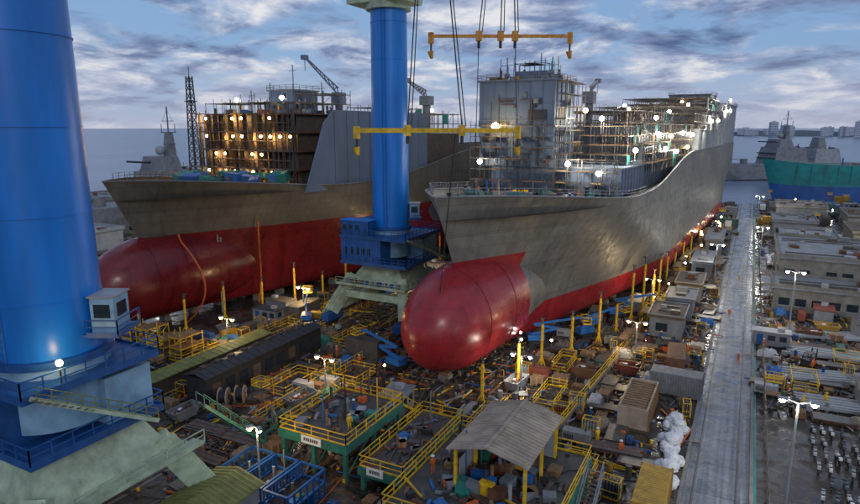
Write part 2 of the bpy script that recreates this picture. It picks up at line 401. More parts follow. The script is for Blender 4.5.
def dcrane(h,x,y,z,hh,tip,mat,k=1.):
    h.cyl((x,y,z),(x,y,z+hh),.9*k,mat,12); h.bb(x-1.2*k,x+1.2*k,y-1.2*k,y+1.2*k,z+hh-1,z+hh+1.6,mat)
    p=Vector((x,y,z+hh+1)); q=Vector(tip); 
    a=Vector((0,0,.8*k))
    h.beam(p,q,.35*k,mat); h.beam(p+a*2,q+a*.3,.3*k,mat)
    for i in range(8):
        s1=p.lerp(q,i/8); s2=(p+a*2).lerp(q+a*.3,(i+.5)/8); s3=p.lerp(q,(i+1)/8); h.beam(s1,s2,.18*k,mat); h.beam(s2,s3,.18*k,mat)
    h.rb(q,(1.3*k,1.3*k,1*k),mat); h.beam(q,q-Vector((0,0,3)),.1,BLACK)
# ---------------------------------------------------------------- SHIP 1
RZ=math.radians(-3)
S1=(-35.0,65.5); S2=(-91.5,60)
ship=empty('naval_supply_ship',(*S1,1.1),RZ)
H1=hullmat('hull_paint_main',14.9,20.2,5.2,(.34,.022,.03),(.165,.16,.145),(.20,.195,.18))
build_hull(H1,ship); keelblocks(ship,1.1)
h=MB()
house(h,-12.5,12.5,47,66,20.9,25.6,BGREY,2.4,.04,2.4,ledge=False); house(h,-14,12,66,124,20.4,28.8,BGREY,2.8,.03,2.4,ledge=False)
house(h,-14.5,.2,46,58,25.6,33,BGREY,3.7,.0,1.2,ledge=False); house(h,-15.2,0,46.6,57.6,33.03,41.4,BGREY,4.2,.0,2.4,ledge=False)
house(h,-6,10,70,100,28.8,33,BGREY,2.1,.05,2.4,ledge=False)
wallpipes(h,-14,0,46,25.8,32.5,34); wallpipes(h,-14.5,-.5,46.6,33.2,40.6,16); wallpipes(h,.5,12,47,21,25,20)
h.bb(-5,-1.5,46.4,46.6,34,36,DGREY); h.bb(.0,.12,49,52,34.2,36.4,DGREY); h.bb(0,.12,53.5,56,37.5,39,GREY)
house(h,-15.7,15.8,118,150,20.4,32.2,LGREY,6,.03,4.5,ledge=False)
house(h,-15.7,15.8,150.1,186,26,36.6,LGREY,7,.03,4.5,ledge=False)
house(h,-15.7,15.8,186.1,225.5,26,41,LGREY,7,.04,4.5,ledge=False)
house(h,-6,9,196,214,41,45,GREY,4,.1,3,ledge=False)
roofclutter(h,-14,0,47,57,41.5,44); roofclutter(h,-14,12,66,118,28.9,120); roofclutter(h,-14,14,119,150,32.3,70); roofclutter(h,-14,14,150,186,36.7,60); roofclutter(h,-14,14,186,225,41.1,60)
roofclutter(h,-10,10,24,46,20.7,80); roofclutter(h,-4,4,12,24,21.5,22,.8)
for x,y,t in((-11,50,46.0),(-3,53,46),(-1,47,44.5),(-6,55,47)):
    h.cyl((x,y,41),(x,y,t),.12,GREY,6); h.beam((x-1.2,y,t-1.5),(x+1.2,y,t-1.5),.1,GREY); h.sph((x,y,42.6),.6,GREY)
h.bb(-9,-3,49,54,41.4,43.2,BGREY); h.scaf(-9,-3,49,54,43.2,44.6,STEEL,2,1.4,.09,.5)
for i in range(24):
    y=56+i*2.3; zt=deckz(y)-.15; h.beam((hb(y,24)-.18,y,zt),(hb(y,24)-2.0,y,20.6),.14,LGREY)
h.obj('superstructure',parent=ship)
h=MB()
h.scaf(1.5,11,57,66,25.8,33,STEEL,2.4,2.,.09,.5,TARPG,.12)
h.scaf(-15.5,1.2,43.6,45.6,20.9,33.2,STEEL,2.2,2.05,.09,.45); h.scaf(1.4,12,43.8,46.2,20.9,27.2,STEEL,2.2,2.05,.09,.5)
h.scaf(.5,2.2,46.5,58,25.7,41,STEEL,2.3,2.2,.09,.4)
h.scaf(12.2,14.4,64,117,24,33.5,STEEL,2.5,2.1,.09,.6,TARPG,.08)
h.scaf(-10,9,101,117,28.9,36.5,STEEL,3.2,2.1,.1,.35,TARPG,.08)
h.scaf(-12,11,68,98,28.9,36.2,STEEL,3.0,2.1,.1,.25,TARPG,.1)
h.scaf(-14,14,120,148,32.3,38.5,STEEL,3.4,2.2,.11,.4,TARPG,.14)
h.scaf(15.95,17.1,119,149,32,36,LGREY,3.5,2,.1,.7,BAG,.2)
h.scaf(15.95,17.1,151,185,36,40,LGREY,3.5,2,.1,.7,BAG,.2)
h.scaf(-13,13,152,184,36.7,42,STEEL,3.5,2.,.12,.4,TARPG,.2)
h.obj('scaffolding',parent=ship)
h=MB()
for x in(-3.5,3.5):
    h.bb(x-1.2,x+1.2,20,23,21.2,21.9,GREY); h.cyl((x-1.1,21.5,22.7),(x+1.1,21.5,22.7),.8,GRN,12); h.bb(x-1.5,x-1.2,20.5,22.5,21.9,23.6,GREY)
for x,y in((-1.5,9),(1.5,9),(-5,16),(5,16),(-8,27),(8,27),(-10,35),(10,35)):
    h.cyl((x,y,21),(x,y,23.2),.3,DGREY,8); h.cyl((x,y,23.2),(x,y,23.4),.42,DGREY,8)
for s_ in(1,-1): h.rail([(s_*(hb(y,24)-.4),y,deckz(y)) for y in (6,10,15,20,26,33,40,47,54)],LGREY,1.1)
h.obj('mooring_gear',parent=ship)
h=MB(); dcrane(h,-2,75,33,6,(-5,92,44),GREY); h.obj('deck_crane',parent=ship)
h=MB()
for i,(x,y,z) in enumerate([(-10,42.8,33),(4,43.2,26.5),(9.5,43.2,25.0),(14.9,66,31.5),(14.9,80,31),(14.9,96,31.5),(14.9,112,31),(17.4,128,34.5),(17.4,145,34.8),(17.4,168,38),(17.4,181,38.5),(6,56.4,34.5),(0,104,37.5),(8,116,37),(-6,125,39),(9,142,39.5),(5,156,41),(15.5,200,42.8),(15,74,28.4),(10,88,35),(3.2,55,36),(-13,42.6,26.5),(12.5,57,28.6),(15,88,27.5),(15,104,28)]):
    h.sph((x,y,z),.47 if i>0 else .75,LW if i%4 else LWa,8)
    h.beam((x-.1,y+.3,z),(x-.1,y+.3,z-3),.1,STEEL)
    if i in(1,4,6,7,9,11,12,14,17,22): plight('lamp',(x+ .4,y-.9,z),(1500 if i==1 else 4000),(1,.9,.7),ship)
    if i==0: plight('lamp',(x,y-3.5,z),1100,(1,.92,.75),ship)
h.obj('flood_lights',parent=ship)
# ---------------------------------------------------------------- SHIP 2
ship2=empty('naval_supply_ship',(*S2,1.3),RZ)
H2=hullmat('hull_paint_second',14.3,500,14.3,(.17,.011,.014),(.115,.10,.075),(.14,.125,.10))
build_hull(H2,ship2); keelblocks(ship2,1.3)
h=MB()
vs=[(15.6,33,20.5),(15.6,78,20.5),(15.6,78,36),(15.6,42,36),(15.6,39,33.5)]
h.add(vs+[(a-.3,b_,c) for a,b_,c in vs],[(0,1,2,3,4),(9,8,7,6,5),(2,7,8,3),(3,8,9,4),(4,9,5,0),(1,6,7,2)],BGREY)
for y in range(42,78,4): h.bb(15.61,15.72,y-.06,y+.06,20.6,35.8,BGREY)
X0,X1=-18.5,9.5
for k,z in enumerate((20.6,24.3,28,31.7,35.4)):
    h.bb(X0+k*.2,X1,37+k*.4,60,z-.25,z,RUST)
for x in [X0+i*2.7 for i in range(11)]:
    h.bb(x-.12,x+.12,37.6,38.4,20.6,35.4,BRN)
    if R.random()<.75: h.bb(x-.1,x+.1,39,60,20.6,35.1,BRN)
for z in(20.6,24.3,28,31.7):
    for i in range(10):
        if R.random()<.8: h.bb(X0+i*2.7,X0+i*2.7+2.5,R.uniform(39,46),46.3,z,z+3.45,R.choice([BRN,RUST,GREY,BGREY,BGREY]))
    h.rail([(X0+.2,37.8,z),(X1,37.8,z)],STEEL,1,.08,2.2)
h.scaf(X0,X1,35.6,37.2,20.6,35.4,STEEL,2.7,1.85,.09,.35,None,0)
h.bb(-14,13,60,100,20.4,31,BRN)
house(h,-6.5,0.5,47,55,35.5,40.5,BGREY,2.5,.1)
h.scaf(-17,9,38.5,47,35.5,37.6,STEEL,2.6,2,.1,.3); h.scaf(1,9,47,56,35.5,39.6,STEEL,2.6,2,.1,.3)
h.scaf(5,14,60,78,31,37,STEEL,2.6,2,.1,.4,TARPG,.15); h.scaf(-4,14,80,100,31,36,STEEL,3,2,.1,.4,TARPG,.15)
roofclutter(h,-16,9,38,58,35.5,80); roofclutter(h,-6,6,14,36,21.2,50)
for x,t in((-15,41),(-9,42.5),(6,42),(-2,46)): h.beam((x,50,35.5),(x,50,t),.16,GREY); h.beam((x-1,50,t-1.2),(x+1,50,t-1.2),.1,GREY)
for i in range(34):
    x=R.uniform(-9,10);y=R.uniform(20,36); h.rb((x,y,23.1),(R.uniform(1,3.5),R.uniform(1,3.5),R.uniform(.8,2.2)),TARPG if i%4 else TARPB,R.random()*3,R.uniform(-.3,.3),R.uniform(-.2,.2))
for s_ in(1,-1): h.rail([(s_*(hb(y,24)-.4),y,deckz(y)) for y in (6,10,15,20,26,33)],STEEL,1.1)
h.obj('superstructure',parent=ship2)
h=MB(); dcrane(h,1,62,31,8,(-5.5,58,48.5),BGREY); dcrane(h,0,104,28,12,(-5,101,46),GREY,1.3); h.obj('deck_crane',parent=ship2)
h=MB()
c_=0
for z in(23.4,27.1,30.8,34.5):
    for i in range(10):
        if R.random()<.5:
            x=X0+1.4+i*2.7; h.sph((x,38.4,z),.3,LWa,8); c_+=1
            if c_%2==0: plight('lamp',(x,38.0,z-.4),620,(1,.6,.22),ship2)
for x,y,z in((3,41,38.6),(-10,41,38.4),(12,70,38),(10,90,37)): h.sph((x,y,z),.45,LW,8); h.beam((x-.1,y+.3,z),(x-.1,y+.3,z-3),.1,STEEL)
h.obj('flood_lights',parent=ship2)
h=MB()
x=hb(20,8)+1.8
for y in(20.5,21.2): h.beam((x,y,-1.3),(x,y,14),.16,LGREY)
for i in range(26): h.beam((x,20.5,i*.6-1),(x,21.2,i*.6-1),.07,LGREY)
h.obj('access_ladders',parent=ship2)
h=MB()
for (ya,yb_,zt) in((13,12,14.5),(26,27.5,15.5)):
    pts=[]
    for i in range(15):
        t=i/14; yy=ya+(yb_-ya)*t; pts.append((max(hb(yy,16*(1-t)+2),7.2*math.sin(math.pi*(.12+.76*t)) if yy<20 else 0)+.5+1.2*math.sin(t*3)+t*t*1.5,yy+1.2*math.sin(t*2.6),zt*(1-t)**1.1+(-1.2)*t))
    h.tube(pts,.16,ORA)
h.obj('air_hose',parent=ship2)
sh=MB(); sh.bb(-.5,.5,-.5,.5,0,.3,STEEL); sh.cyl((0,0,.3),(0,0,8.6),.2,YEL,10); sh.cyl((0,0,8.6),(0,0,9.6),.14,STEEL,10); sh.bb(-.3,.3,-.3,.3,9.6,9.8,STEEL)
for z in(2.5,5,7.6): sh.cyl((0,0,z),(0,0,z+.2),.28,DYEL,10)
for a in range(4):
    t=a*math.pi/2+.78; sh.beam((.8*math.cos(t),.8*math.sin(t),.1),(.15*math.cos(t),.15*math.sin(t),1.8),.1,YEL)
shm=sh.mesh('hull_shore')
def wp(o,x,y):
    c,s=math.cos(RZ),math.sin(RZ); return (o[0]+c*x-s*y,o[1]+s*x+c*y)
for o in(S1,S2):
    for y,x,s_ in((2,7.5,.6),(9,9.5,.7),(17,9.8,.75),(24,12,.7),(30,14.5,.9),(37,15.5,.6),(43,16.6,1.1),(49,17.3,1.15),(57,17.6,.75),(63,17.6,.95),(71,17.6,.85),(81,17.6,.75),(93,17.6,.8),(106,17.6,.75),(122,17.6,.8)):
        p=wp(o,x,y); inst(shm,'hull_shore',(p[0],p[1],0),R.random(),sc=(1,1,s_))
    for y in(10,22,34):
        p=wp(o,-hb(y,3)-4,y); inst(shm,'hull_shore',(p[0],p[1],0),0,sc=(1,1,.6))
h=MB()
for y in range(28,150,8):
    if R.random()<.75: h.scaf(17.9,19.2,y,y+6,-1.1,R.choice([1.2,3,3]),R.choice([STEEL,YEL,STEEL]),2,2,.09,.9,TARPB,.12)
h.obj('hull_staging',(*S1,1.1),RZ)
h=MB()
for i in range(4): h.scaf(-4+i*4,-1.5+i*4,-6,-2,-1.3,1+(i%2),YEL,2.2,1.5,.12,.7)
h.obj('hull_staging',(S2[0]+9,S2[1]+6,1.3),RZ)
# ---------------------------------------------------------------- blue tower cranes
def tcrane(loc,name,rr,zb,P,boomtip=None):
    c=MB(); 
    c.cyl((0,0,zb),(0,0,54),rr,BLUE,64,rr*.93)
    for z in range(int(zb)+5,54,6): c.cyl((0,0,z),(0,0,z+.1),rr*1.008-(z-zb)*.005,BLUE,64)
    c.cyl((0,0,zb-5),(0,0,zb),rr*1.04,LBLUE,64); c.cyl((0,0,zb-.2),(0,0,zb+.3),rr*1.13,DBLUE,64)
    la=Vector((.25,-.97,0)); lb=Vector((.97,.25,0))
    for a in(-.28,.28): c.beam(la*(rr+.22)+lb*a+Vector((0,0,zb)),la*(rr+.05)+lb*a+Vector((0,0,54)),.06,DBLUE)
    for i in range(70): c.beam(la*(rr+.2)-lb*.28+Vector((0,0,zb+i*.5)),la*(rr+.2)+lb*.28+Vector((0,0,zb+i*.5)),.035,DBLUE)
    z=zb-1
    c.bb(-P,P,-P,P,z-.4,z,DBLUE)
    c.rail([(-P,-P,z),(P,-P,z),(P,P,z),(-P,P,z)],DBLUE,1.2,.08,1.3,True)
    c.rail([(-P,-P,z-4.6),(P,-P,z-4.6),(P,P,z-4.6),(-P,P,z-4.6)],DBLUE,1.2,.08,1.3,True)
    c.bb(-P,P,-P,P,z-5,z-4.6,DBLUE)
    c.bb(-P+.3,-.8,-P+.2,-rr-.6,z,z+2.6,DBLUE); c.bb(-P+.1,-.6,-P+.1,-rr-.5,z+2.6,z+2.75,BLUE)
    c.bb(-P+.3,-rr-.3,-rr-.3,P-.6,z,z+2.2,DBLUE)
    c.bb(-P+.2,1.6,-P+.2,P-.6,z-4.6,z-.4,DBLUE)
    c.bb(2.4,P-.8,1,P-.3,z-4.6,z-1,LBLUE)
    for i in range(5): 
        c.bb(-P+1+i*1.15,-P+1.6+i*1.15,-P+.13,-P+.2,z-3.2,z-2,GLASS)
        c.bb(-P+.13,-P+.2,-P+1+i*1.6,-P+1.8+i*1.6,z-3.4,z-2,GLASS)
        if i<3: c.bb(-P+.7+i*1.3,-P+1.3+i*1.3,-P+.12,-P+.2,z+1.1,z+1.9,GLASS)
    for i in range(int((P+1.2)/.6)): c.bb(-P+.4+i*.6,-P+.45+i*.6,-P+.12,-P+.2,z-4.5,z-.6,BLUE)
    q0=Vector((.888,.46,0))*(rr+.95); an=math.atan2(.46,.888)
    c.rb(q0+Vector((0,0,zb+2.9)),(1.7,2.2,2.6),LBLUE,an); c.rb(q0+Vector((0,0,zb+4.26)),(1.95,2.5,.12),LGREY,an)
    c.rb(q0+Vector((.42,-.82,0))*1.36+Vector((-.1,.15,zb+3.2)),(1.2,.08,1.0),GLASS,an); c.rb(q0+Vector((.888,.46,0))*.87+Vector((0,0,zb+3.2)),(.06,1.3,1.0),GLASS,an)
    c.rb(q0+Vector((0,0,zb+1.5)),(2.6,3.4,.2),DBLUE,an)
    e1=Vector((.888,.46,0));e2=Vector((-.46,.888,0)); zz_=Vector((0,0,zb+1.6))
    c.rail([q0-e1*1-e2*1.7+zz_,q0+e1*1.3-e2*1.7+zz_,q0+e1*1.3+e2*1.7+zz_],DBLUE)
    c.beam((P,-P+.5,z),(P+1,P-2,z-4.6),.12,PGRN,.3); c.beam((P+.9,-P+.5,z),(P+1.9,P-2,z-4.6),.12,PGRN,.3)
    for i in range(18): c.rb((P+.95,-P+.5+(2*P-2.5)*i/17,z-4.6*i/17),(.9,.25,.04),STEEL)
    c.rail([(P+.9,-P+.5,z),(P+1.9,P-2,z-4.6)],OLIVE,1,.06,1)
    t=zb-6; a0,a1=rr*1.0,5.6
    vs=[(sx*a0,sy*a0,t) for sx,sy in((-1,-1),(1,-1),(1,1),(-1,1))]+[(sx*a1,sy*a1,t-3.6) for sx,sy in((-1,-1),(1,-1),(1,1),(-1,1))]
    c.add(vs,[(0,1,2,3),(7,6,5,4),(0,4,5,1),(1,5,6,2),(2,6,7,3),(3,7,4,0)],PGRN)
    for sx,sy in((-1,-1),(1,-1),(1,1),(-1,1)):
        p=Vector((sx*4.7,sy*4.7,t-2.4)); q=Vector((sx*7.2,sy*8.5,2.2))
        c.beam(p,q,1.6,PGRN,1.6)
        c.beam(p+Vector((sx*.83,0,0)),q+Vector((sx*.83,0,0)),.1,PGRN,1.8)
        c.bb(sx*7.2-.7,sx*7.2+.7,sy*8.5-2.2,sy*8.5+2.2,.9,2.2,DBLUE)
        for k in(-1.6,-.5,.5,1.6): c.cyl((sx*7.2-.25,sy*8.5+k,.5),(sx*7.2+.25,sy*8.5+k,.5),.5,DGREY,12)
    for sx in(-1,1): c.beam((sx*7.2,-8.5,3.0),(sx*7.2,8.5,3.0),1.1,PGRN,1.5)
    for sy in(-1,1): c.beam((-6.0,sy*6.7,t-5.2) ,(6.0,sy*6.7,t-5.2),.9,PGRN,1.2)
    c.bb(5.7,7.0,-7.4,7.4,t-3.6,t-3.4,PGRN); c.rail([(7.0,-7.4,t-3.4),(7.0,7.4,t-3.4)],PGRN,1.1,.08)
    c.bb(-7.0,7.0,-7.5,-5.7,t-3.61,t-3.41,PGRN); c.rail([(-7.0,-7.5,t-3.4),(7.0,-7.5,t-3.4)],PGRN,1.1,.08)
    for i in range(9): c.rb((-5+i*1.25,-6.4,t-3.0),(R.uniform(.4,.9),.6,R.uniform(.4,1)),R.choice([GREY,DBLUE,PGRN,STEEL]),0)
    c.bb(-6,4.5,-3.5,3.5,54,54.6,PGRN); c.rail([(-6,-3.5,54.6),(4.5,-3.5,54.6),(4.5,3.5,54.6),(-6,3.5,54.6)],PGRN,close=True)
    c.bb(-5.5,3.8,-2.6,2.6,54.6,59,PGRN); c.cyl((0,0,53),(0,0,54),rr*1.15,PGRN,32)
    q=Vector(boomtip)-Vector(loc); p=Vector((2,0,58))
    sdv=(q-p).cross(Vector((0,0,1))).normalized()
    for o_ in(-1,1):
        for u in(0,2.2): c.beam(p+sdv*o_*1.4+Vector((0,0,u)),q+sdv*o_*.5+Vector((0,0,u*.3)),.3,BLUE)
        for i in range(14):
            c.beam((p+sdv*o_*1.4).lerp(q+sdv*o_*.5,i/14),(p+sdv*o_*1.4+Vector((0,0,2.2))).lerp(q+sdv*o_*.5+Vector((0,0,.6)),(i+1)/14),.15,BLUE)
    c.beam((-4,0,59),(-1,0,72),.5,BLUE); c.beam((2,0,59),(-1,0,72),.5,BLUE); c.beam((-1,0,72),q,.15,BLACK)
    return c.obj(name,loc)
tcrane((-45.2,25.6,0),'portal_tower_crane',3.8,17.8,5.2,(-30,-30,84))
tcrane((-56.0,93,0),'portal_tower_crane',3.25,16.6,6.6,(-31,77,92))
h=MB(); h.beam((0,0,-1.6),(0,0,0),.08,DGREY); h.sph((0,0,0),.24,LWa,8); o=h.obj('crane_lamp',(-40.2,23.2,18.4)); plight('lamp',(0.3,-.4,0),90,(1,.75,.4),o)
# ---------------------------------------------------------------- lifting gear
r_=Vector((.888,.46,0))
def spreader(c,half,mat,hook,tie,w=.55):
    g=MB(); c=Vector(c); a=c-r_*half;b=c+r_*half
    g.beam(a,b,w*.7,mat,w); 
    for i in range(9): e=a.lerp(b,(i+.5)/9); g.rb(e,(.12,w*.85,w*1.15),mat,math.atan2(r_.y,r_.x))
    for t in(-1,1):
        e=c+r_*half*t; g.beam(e+Vector((0,0,.5)),e-Vector((0,0,1.0)),.6,mat,.6)
        g.cyl(e-Vector((0,0,1.0)),e-Vector((0,0,2.2)),.13,DGREY,8); g.cyl(e-Vector((0,0,2.0))-r_*.1,e-Vector((0,0,3.0))+r_*.1,.45,mat,8,.2)
    for t in tie:
        e=c+r_*t; g.rb(e,(.8,.8,1.3),mat,math.atan2(r_.y,r_.x)); g.cyl(e+Vector((0,0,.5)),hook+r_*t*.25,.085,BLACK,6); g.cyl(e+Vector((0,0,.5))+r_*.45,hook+r_*(t*.25+.2),.07,BLACK,6)
        g.cyl(e-Vector((0,0,.6)),e-Vector((0,0,1.6)),.22,DGREY,8)
    g.rb(hook,(1.5,1,2.4),DGREY)
    for k in(-.5,-.2,.2,.5): g.cyl(hook+r_*k,Vector((-31,77,92))+r_*k,.06,BLACK,6)
    return g
cA=Vector((-34.2,67.9,33.6)); hA=Vector((-35.2,68.2,63))
g=spreader(cA,9.8,YEL,hA,(-3.6,3))
g.cyl(cA+r_*2.2-Vector((0,0,.5)),(-33.6,67.6,13.4),.07,BLACK,6)
g.cyl(cA+r_*5,(-30,76,23.8),.05,BLACK,6)
g.obj('lifting_spreader_beam')
cB=Vector((-32.3,83.5,46.3)); hB=Vector((-32,83.5,72))
g=spreader(cB,9.6,DYEL,hB,(-3,0.,2),.42)
g.cyl(cB-r_*3,(-37,86,23.5),.06,BLACK,6); g.cyl(cB+r_*2,(-30,86,23.5),.06,BLACK,6)
g.obj('lifting_spreader_beam')
# ---------------------------------------------------------------- prototypes of yard things
P={}
def proto(n):
    def d(f): 
        b=MB(); f(b); P[n]=b.mesh(n); return f
    return d
@proto('shipping_container')
def _(b):
    b.bb(-3,3,-1.2,1.2,.12,2.6,RND)
    for i in range(20):
        x=-2.85+i*.3; b.bb(x,x+.14,-1.25,-1.2,.2,2.5,RND); b.bb(x,x+.14,1.2,1.25,.2,2.5,RND); b.bb(x,x+.14,-1.1,1.1,2.6,2.63,RND)
    for x in(-3,3): 
        for y in(-1.2,1.2): b.bb(x-.08,x+.08,y-.08,y+.08,0,2.68,RND)
    for y in(-.6,-.2,.2,.6): b.bb(3.0,3.06,y-.03,y+.03,.2,2.5,STEEL)
@proto('portable_cabin')
def _(b):
    b.bb(-2.5,2.5,-1.3,1.3,.2,2.6,GREY); b.bb(-2.7,2.7,-1.5,1.5,2.6,2.75,RND)
    b.bb(-1.9,-1.1,-1.34,-1.3,.25,2.2,DBLUE); b.bb(-.4,.6,-1.34,-1.3,1.2,2.1,GLASS); b.bb(1.2,2.1,-1.34,-1.3,1.2,2.1,GLASS); b.bb(2.5,2.54,-.6,.5,1.2,2.1,GLASS)
    b.bb(.9,1.8,-.5,.4,2.76,3.3,LGREY)
    for x in(-2.2,2.2): b.bb(x-.15,x+.15,-1.2,1.2,0,.2,DGREY)
@proto('pallet_stack')
def _(b):
    for k in range(5):
        for i in range(6): b.bb(-.6,.6,-.6+i*.21,-.6+i*.21+.14,k*.16+.1,k*.16+.13,WOOD)
        for x in(-.55,0,.55): b.bb(x-.05,x+.05,-.6,.6,k*.16,k*.16+.1,WOOD)
@proto('oil_drum')
def _(b):
    b.cyl((0,0,0),(0,0,.9),.3,RND,14)
    for z in(0,.3,.6,.86): b.cyl((0,0,z),(0,0,z+.04),.32,RND,14)
@proto('gas_cylinder_rack')
def _(b):
    for i in range(5):
        for j in range(3): b.cyl((i*.3-.6,j*.3-.3,.15),(i*.3-.6,j*.3-.3,1.5),.12,RND,8); b.cyl((i*.3-.6,j*.3-.3,1.5),(i*.3-.6,j*.3-.3,1.7),.12,STEEL,8,.04)
    for x in(-.85,.85):
        for y in(-.5,.5): b.beam((x,y,0),(x,y,1.9),.08,YEL)
    b.bb(-.85,.85,-.5,.5,.05,.12,YEL)
    for z in(.8,1.86):
        for y in(-.5,.5): b.beam((-.85,y,z),(.85,y,z),.06,YEL)
        for x in(-.85,.85): b.beam((x,-.5,z),(x,.5,z),.06,YEL)
@proto('wooden_crate')
def _(b):
    b.bb(-.9,.9,-.6,.6,.1,1.1,WOOD)
    for x in(-.9,0,.9):
        for y in(-.6,.6): b.bb(x-.06,x+.06,y-.04,y+.04,.05,1.14,TAN)
    for x in(-.7,.7): b.bb(x-.08,x+.08,-.6,.6,0,.1,WOOD)
@proto('waste_skip')
def _(b):
    vs=[(-1.2,-.8,.1),(1.2,-.8,.1),(1.2,.8,.1),(-1.2,.8,.1),(-1.9,-1,1.4),(1.9,-1,1.4),(1.9,1,1.4),(-1.9,1,1.4)]
    b.add(vs,[(0,3,2,1),(0,1,5,4),(1,2,6,5),(2,3,7,6),(3,0,4,7)],RND)
    b.bb(-1.4,1.4,-.8,.8,.6,.9,RUST)
    for i in range(14): b.rb((R.uniform(-1.3,1.3),R.uniform(-.6,.6),1+R.uniform(0,.4)),(R.uniform(.2,1),R.uniform(.1,.5),.1),R.choice([WOOD,RUST,BAG,STEEL]),R.random()*3,R.random())
    for y in(-1,1): b.beam((-1.9,y,1.4),(1.9,y,1.4),.1,RND)
    for x in(-1.9,1.9): b.beam((x,-1,1.4),(x,1,1.4),.1,RND)
@proto('pipe_bundle')
def _(b):
    for i in range(7):
        for j in range(3): b.cyl((-3+R.uniform(-.3,.3),i*.24-.7+j*.1,.22+j*.2),(3+R.uniform(-.3,.3),i*.24-.7+j*.1,.22+j*.2),.1,STEEL if (i+j)%3 else RUST,8)
    for x in(-2,2): b.bb(x-.1,x+.1,-1,1,0,.12,WOOD)
@proto('steel_plate_stack')
def _(b):
    for k in range(5): b.rb((R.uniform(-.15,.15),R.uniform(-.1,.1),.15+k*.09),(4,1.8,.05),[RUST,STEEL,BRN][k%3],R.uniform(-.04,.04))
    for x in(-1.5,1.5): b.bb(x-.1,x+.1,-.9,.9,0,.12,WOOD)
@proto('tarp_covered_pile')
def _(b):
    N=10;vs=[];fs=[]
    for i in range(N):
        for j in range(N):
            x=-1.4+2.8*i/(N-1);y=-1+2*j/(N-1); e=min(i,j,N-1-i,N-1-j)
            vs.append((x*(1+.06*R.random()),y,0 if e==0 else (.75 if e==1 else 1.05)+R.uniform(-.16,.22)))
    for i in range(N-1):
        for j in range(N-1): fs.append((i*N+j,(i+1)*N+j,(i+1)*N+j+1,i*N+j+1))
    b.add(vs,fs,TARPR)
    b.beam((-1.5,-.3,.9),(1.5,-.3,.95),.04,BLACK)
@proto('generator_set')
def _(b):
    b.bb(-1.3,1.3,-.6,.6,.4,1.6,RND); b.bb(-1.35,1.35,-.65,.65,.25,.4,DGREY); b.cyl((.8,.2,1.6),(.8,.2,2.1),.08,DGREY,8)
    for i in range(6): b.bb(-1.1+i*.16,-1.02+i*.16,-.63,-.6,.7,1.3,BLACK)
    for x in(-.8,.8):
        for y in(-.6,.6): b.cyl((x,y-.08,.25),(x,y+.08,.25),.25,BLACK,12)
    b.beam((1.3,0,.35),(2.1,0,.3),.08,DGREY)
@proto('scaffold_tower')
def _(b):
    b.scaf(-1,1,-.7,.7,0,3.7,STEEL,2,1.8,.07,.9); b.rail([(-1,-.7,3.8),(1,-.7,3.8),(1,.7,3.8),(-1,.7,3.8)],YEL,1,.06,1,True)
@proto('welding_machine')
def _(b):
    b.bb(-.4,.4,-.3,.3,.15,.9,RND); b.beam((-.4,0,1.05),(.4,0,1.05),.05,STEEL); b.beam((-.4,0,.9),(-.4,0,1.05),.05,STEEL); b.beam((.4,0,.9),(.4,0,1.05),.05,STEEL)
    for x in(-.3,.3): b.cyl((x,-.34,.13),(x,.34,.13),.13,BLACK,10)
@proto('cable_reel')
def _(b):
    for x in(-.5,.5):
        b.cyl((x-.05,0,1.15),(x+.05,0,1.15),1.15,TAN,24); b.cyl((x*1.12-.02,0,1.15),(x*1.12+.02,0,1.15),.3,DGREY,12)
        for a in range(6): 
            t=a*1.047; b.beam((x*1.13,.3*math.cos(t),1.15+.3*math.sin(t)),(x*1.13,1.05*math.cos(t),1.15+1.05*math.sin(t)),.08,WOOD)
    b.cyl((-.45,0,1.15),(.45,0,1.15),.8,BLACK,20)
@proto('boom_lift')
def _(b):
    b.bb(-1.5,1.5,-.9,.9,.5,1,DGREY)
    for x in(-1.1,1.1):
        for y in(-1,1): b.cyl((x,y-.2,.5),(x,y+.2,.5),.5,BLACK,14)
    b.bb(-1.6,1,-.8,.8,1.1,2,TARPB); b.cyl((0,0,1),(0,0,1.15),.7,DGREY,14)
    b.beam((-1.2,0,1.8),(3.0,0,2.9),.35,TARPB,.45); b.beam((3.0,0,2.9),(-.6,0,3.6),.32,TARPB,.4); b.beam((-.6,0,3.6),(6.5,0,4.6),.26,TARPB,.34)
    b.beam((6.5,0,4.6),(7.2,0,3.8),.18,TARPB); b.bb(7,8.2,-.9,.9,3.6,3.7,STEEL)
    b.rail([(7,-.9,3.7),(8.2,-.9,3.7),(8.2,.9,3.7),(7,.9,3.7)],YEL,1.1,.06,.9,True)
@proto('forklift')
def _(b):
    b.bb(-1,1,-.6,.6,.4,1.1,ORA); b.bb(-1.1,-.5,-.6,.6,.5,1.5,DGREY); b.bb(-.4,.2,-.3,.3,1.1,1.5,BLACK)
    for x,r0 in((-.7,.35),(.7,.42)):
        for y in(-.6,.6): b.cyl((x,y-.13,r0),(x,y+.13,r0),r0,BLACK,12)
    for x in(-.8,.6):
        for y in(-.5,.5): b.beam((x,y,1),(x*.8,y,2.3),.07,DGREY)
    b.bb(-.75,.6,-.55,.55,2.3,2.38,DGREY)
    for y in(-.35,.35): b.beam((1.15,y,.1),(1.15,y,2.8),.12,DGREY); b.bb(1.2,2.3,y-.07,y+.07,.12,.18,STEEL)
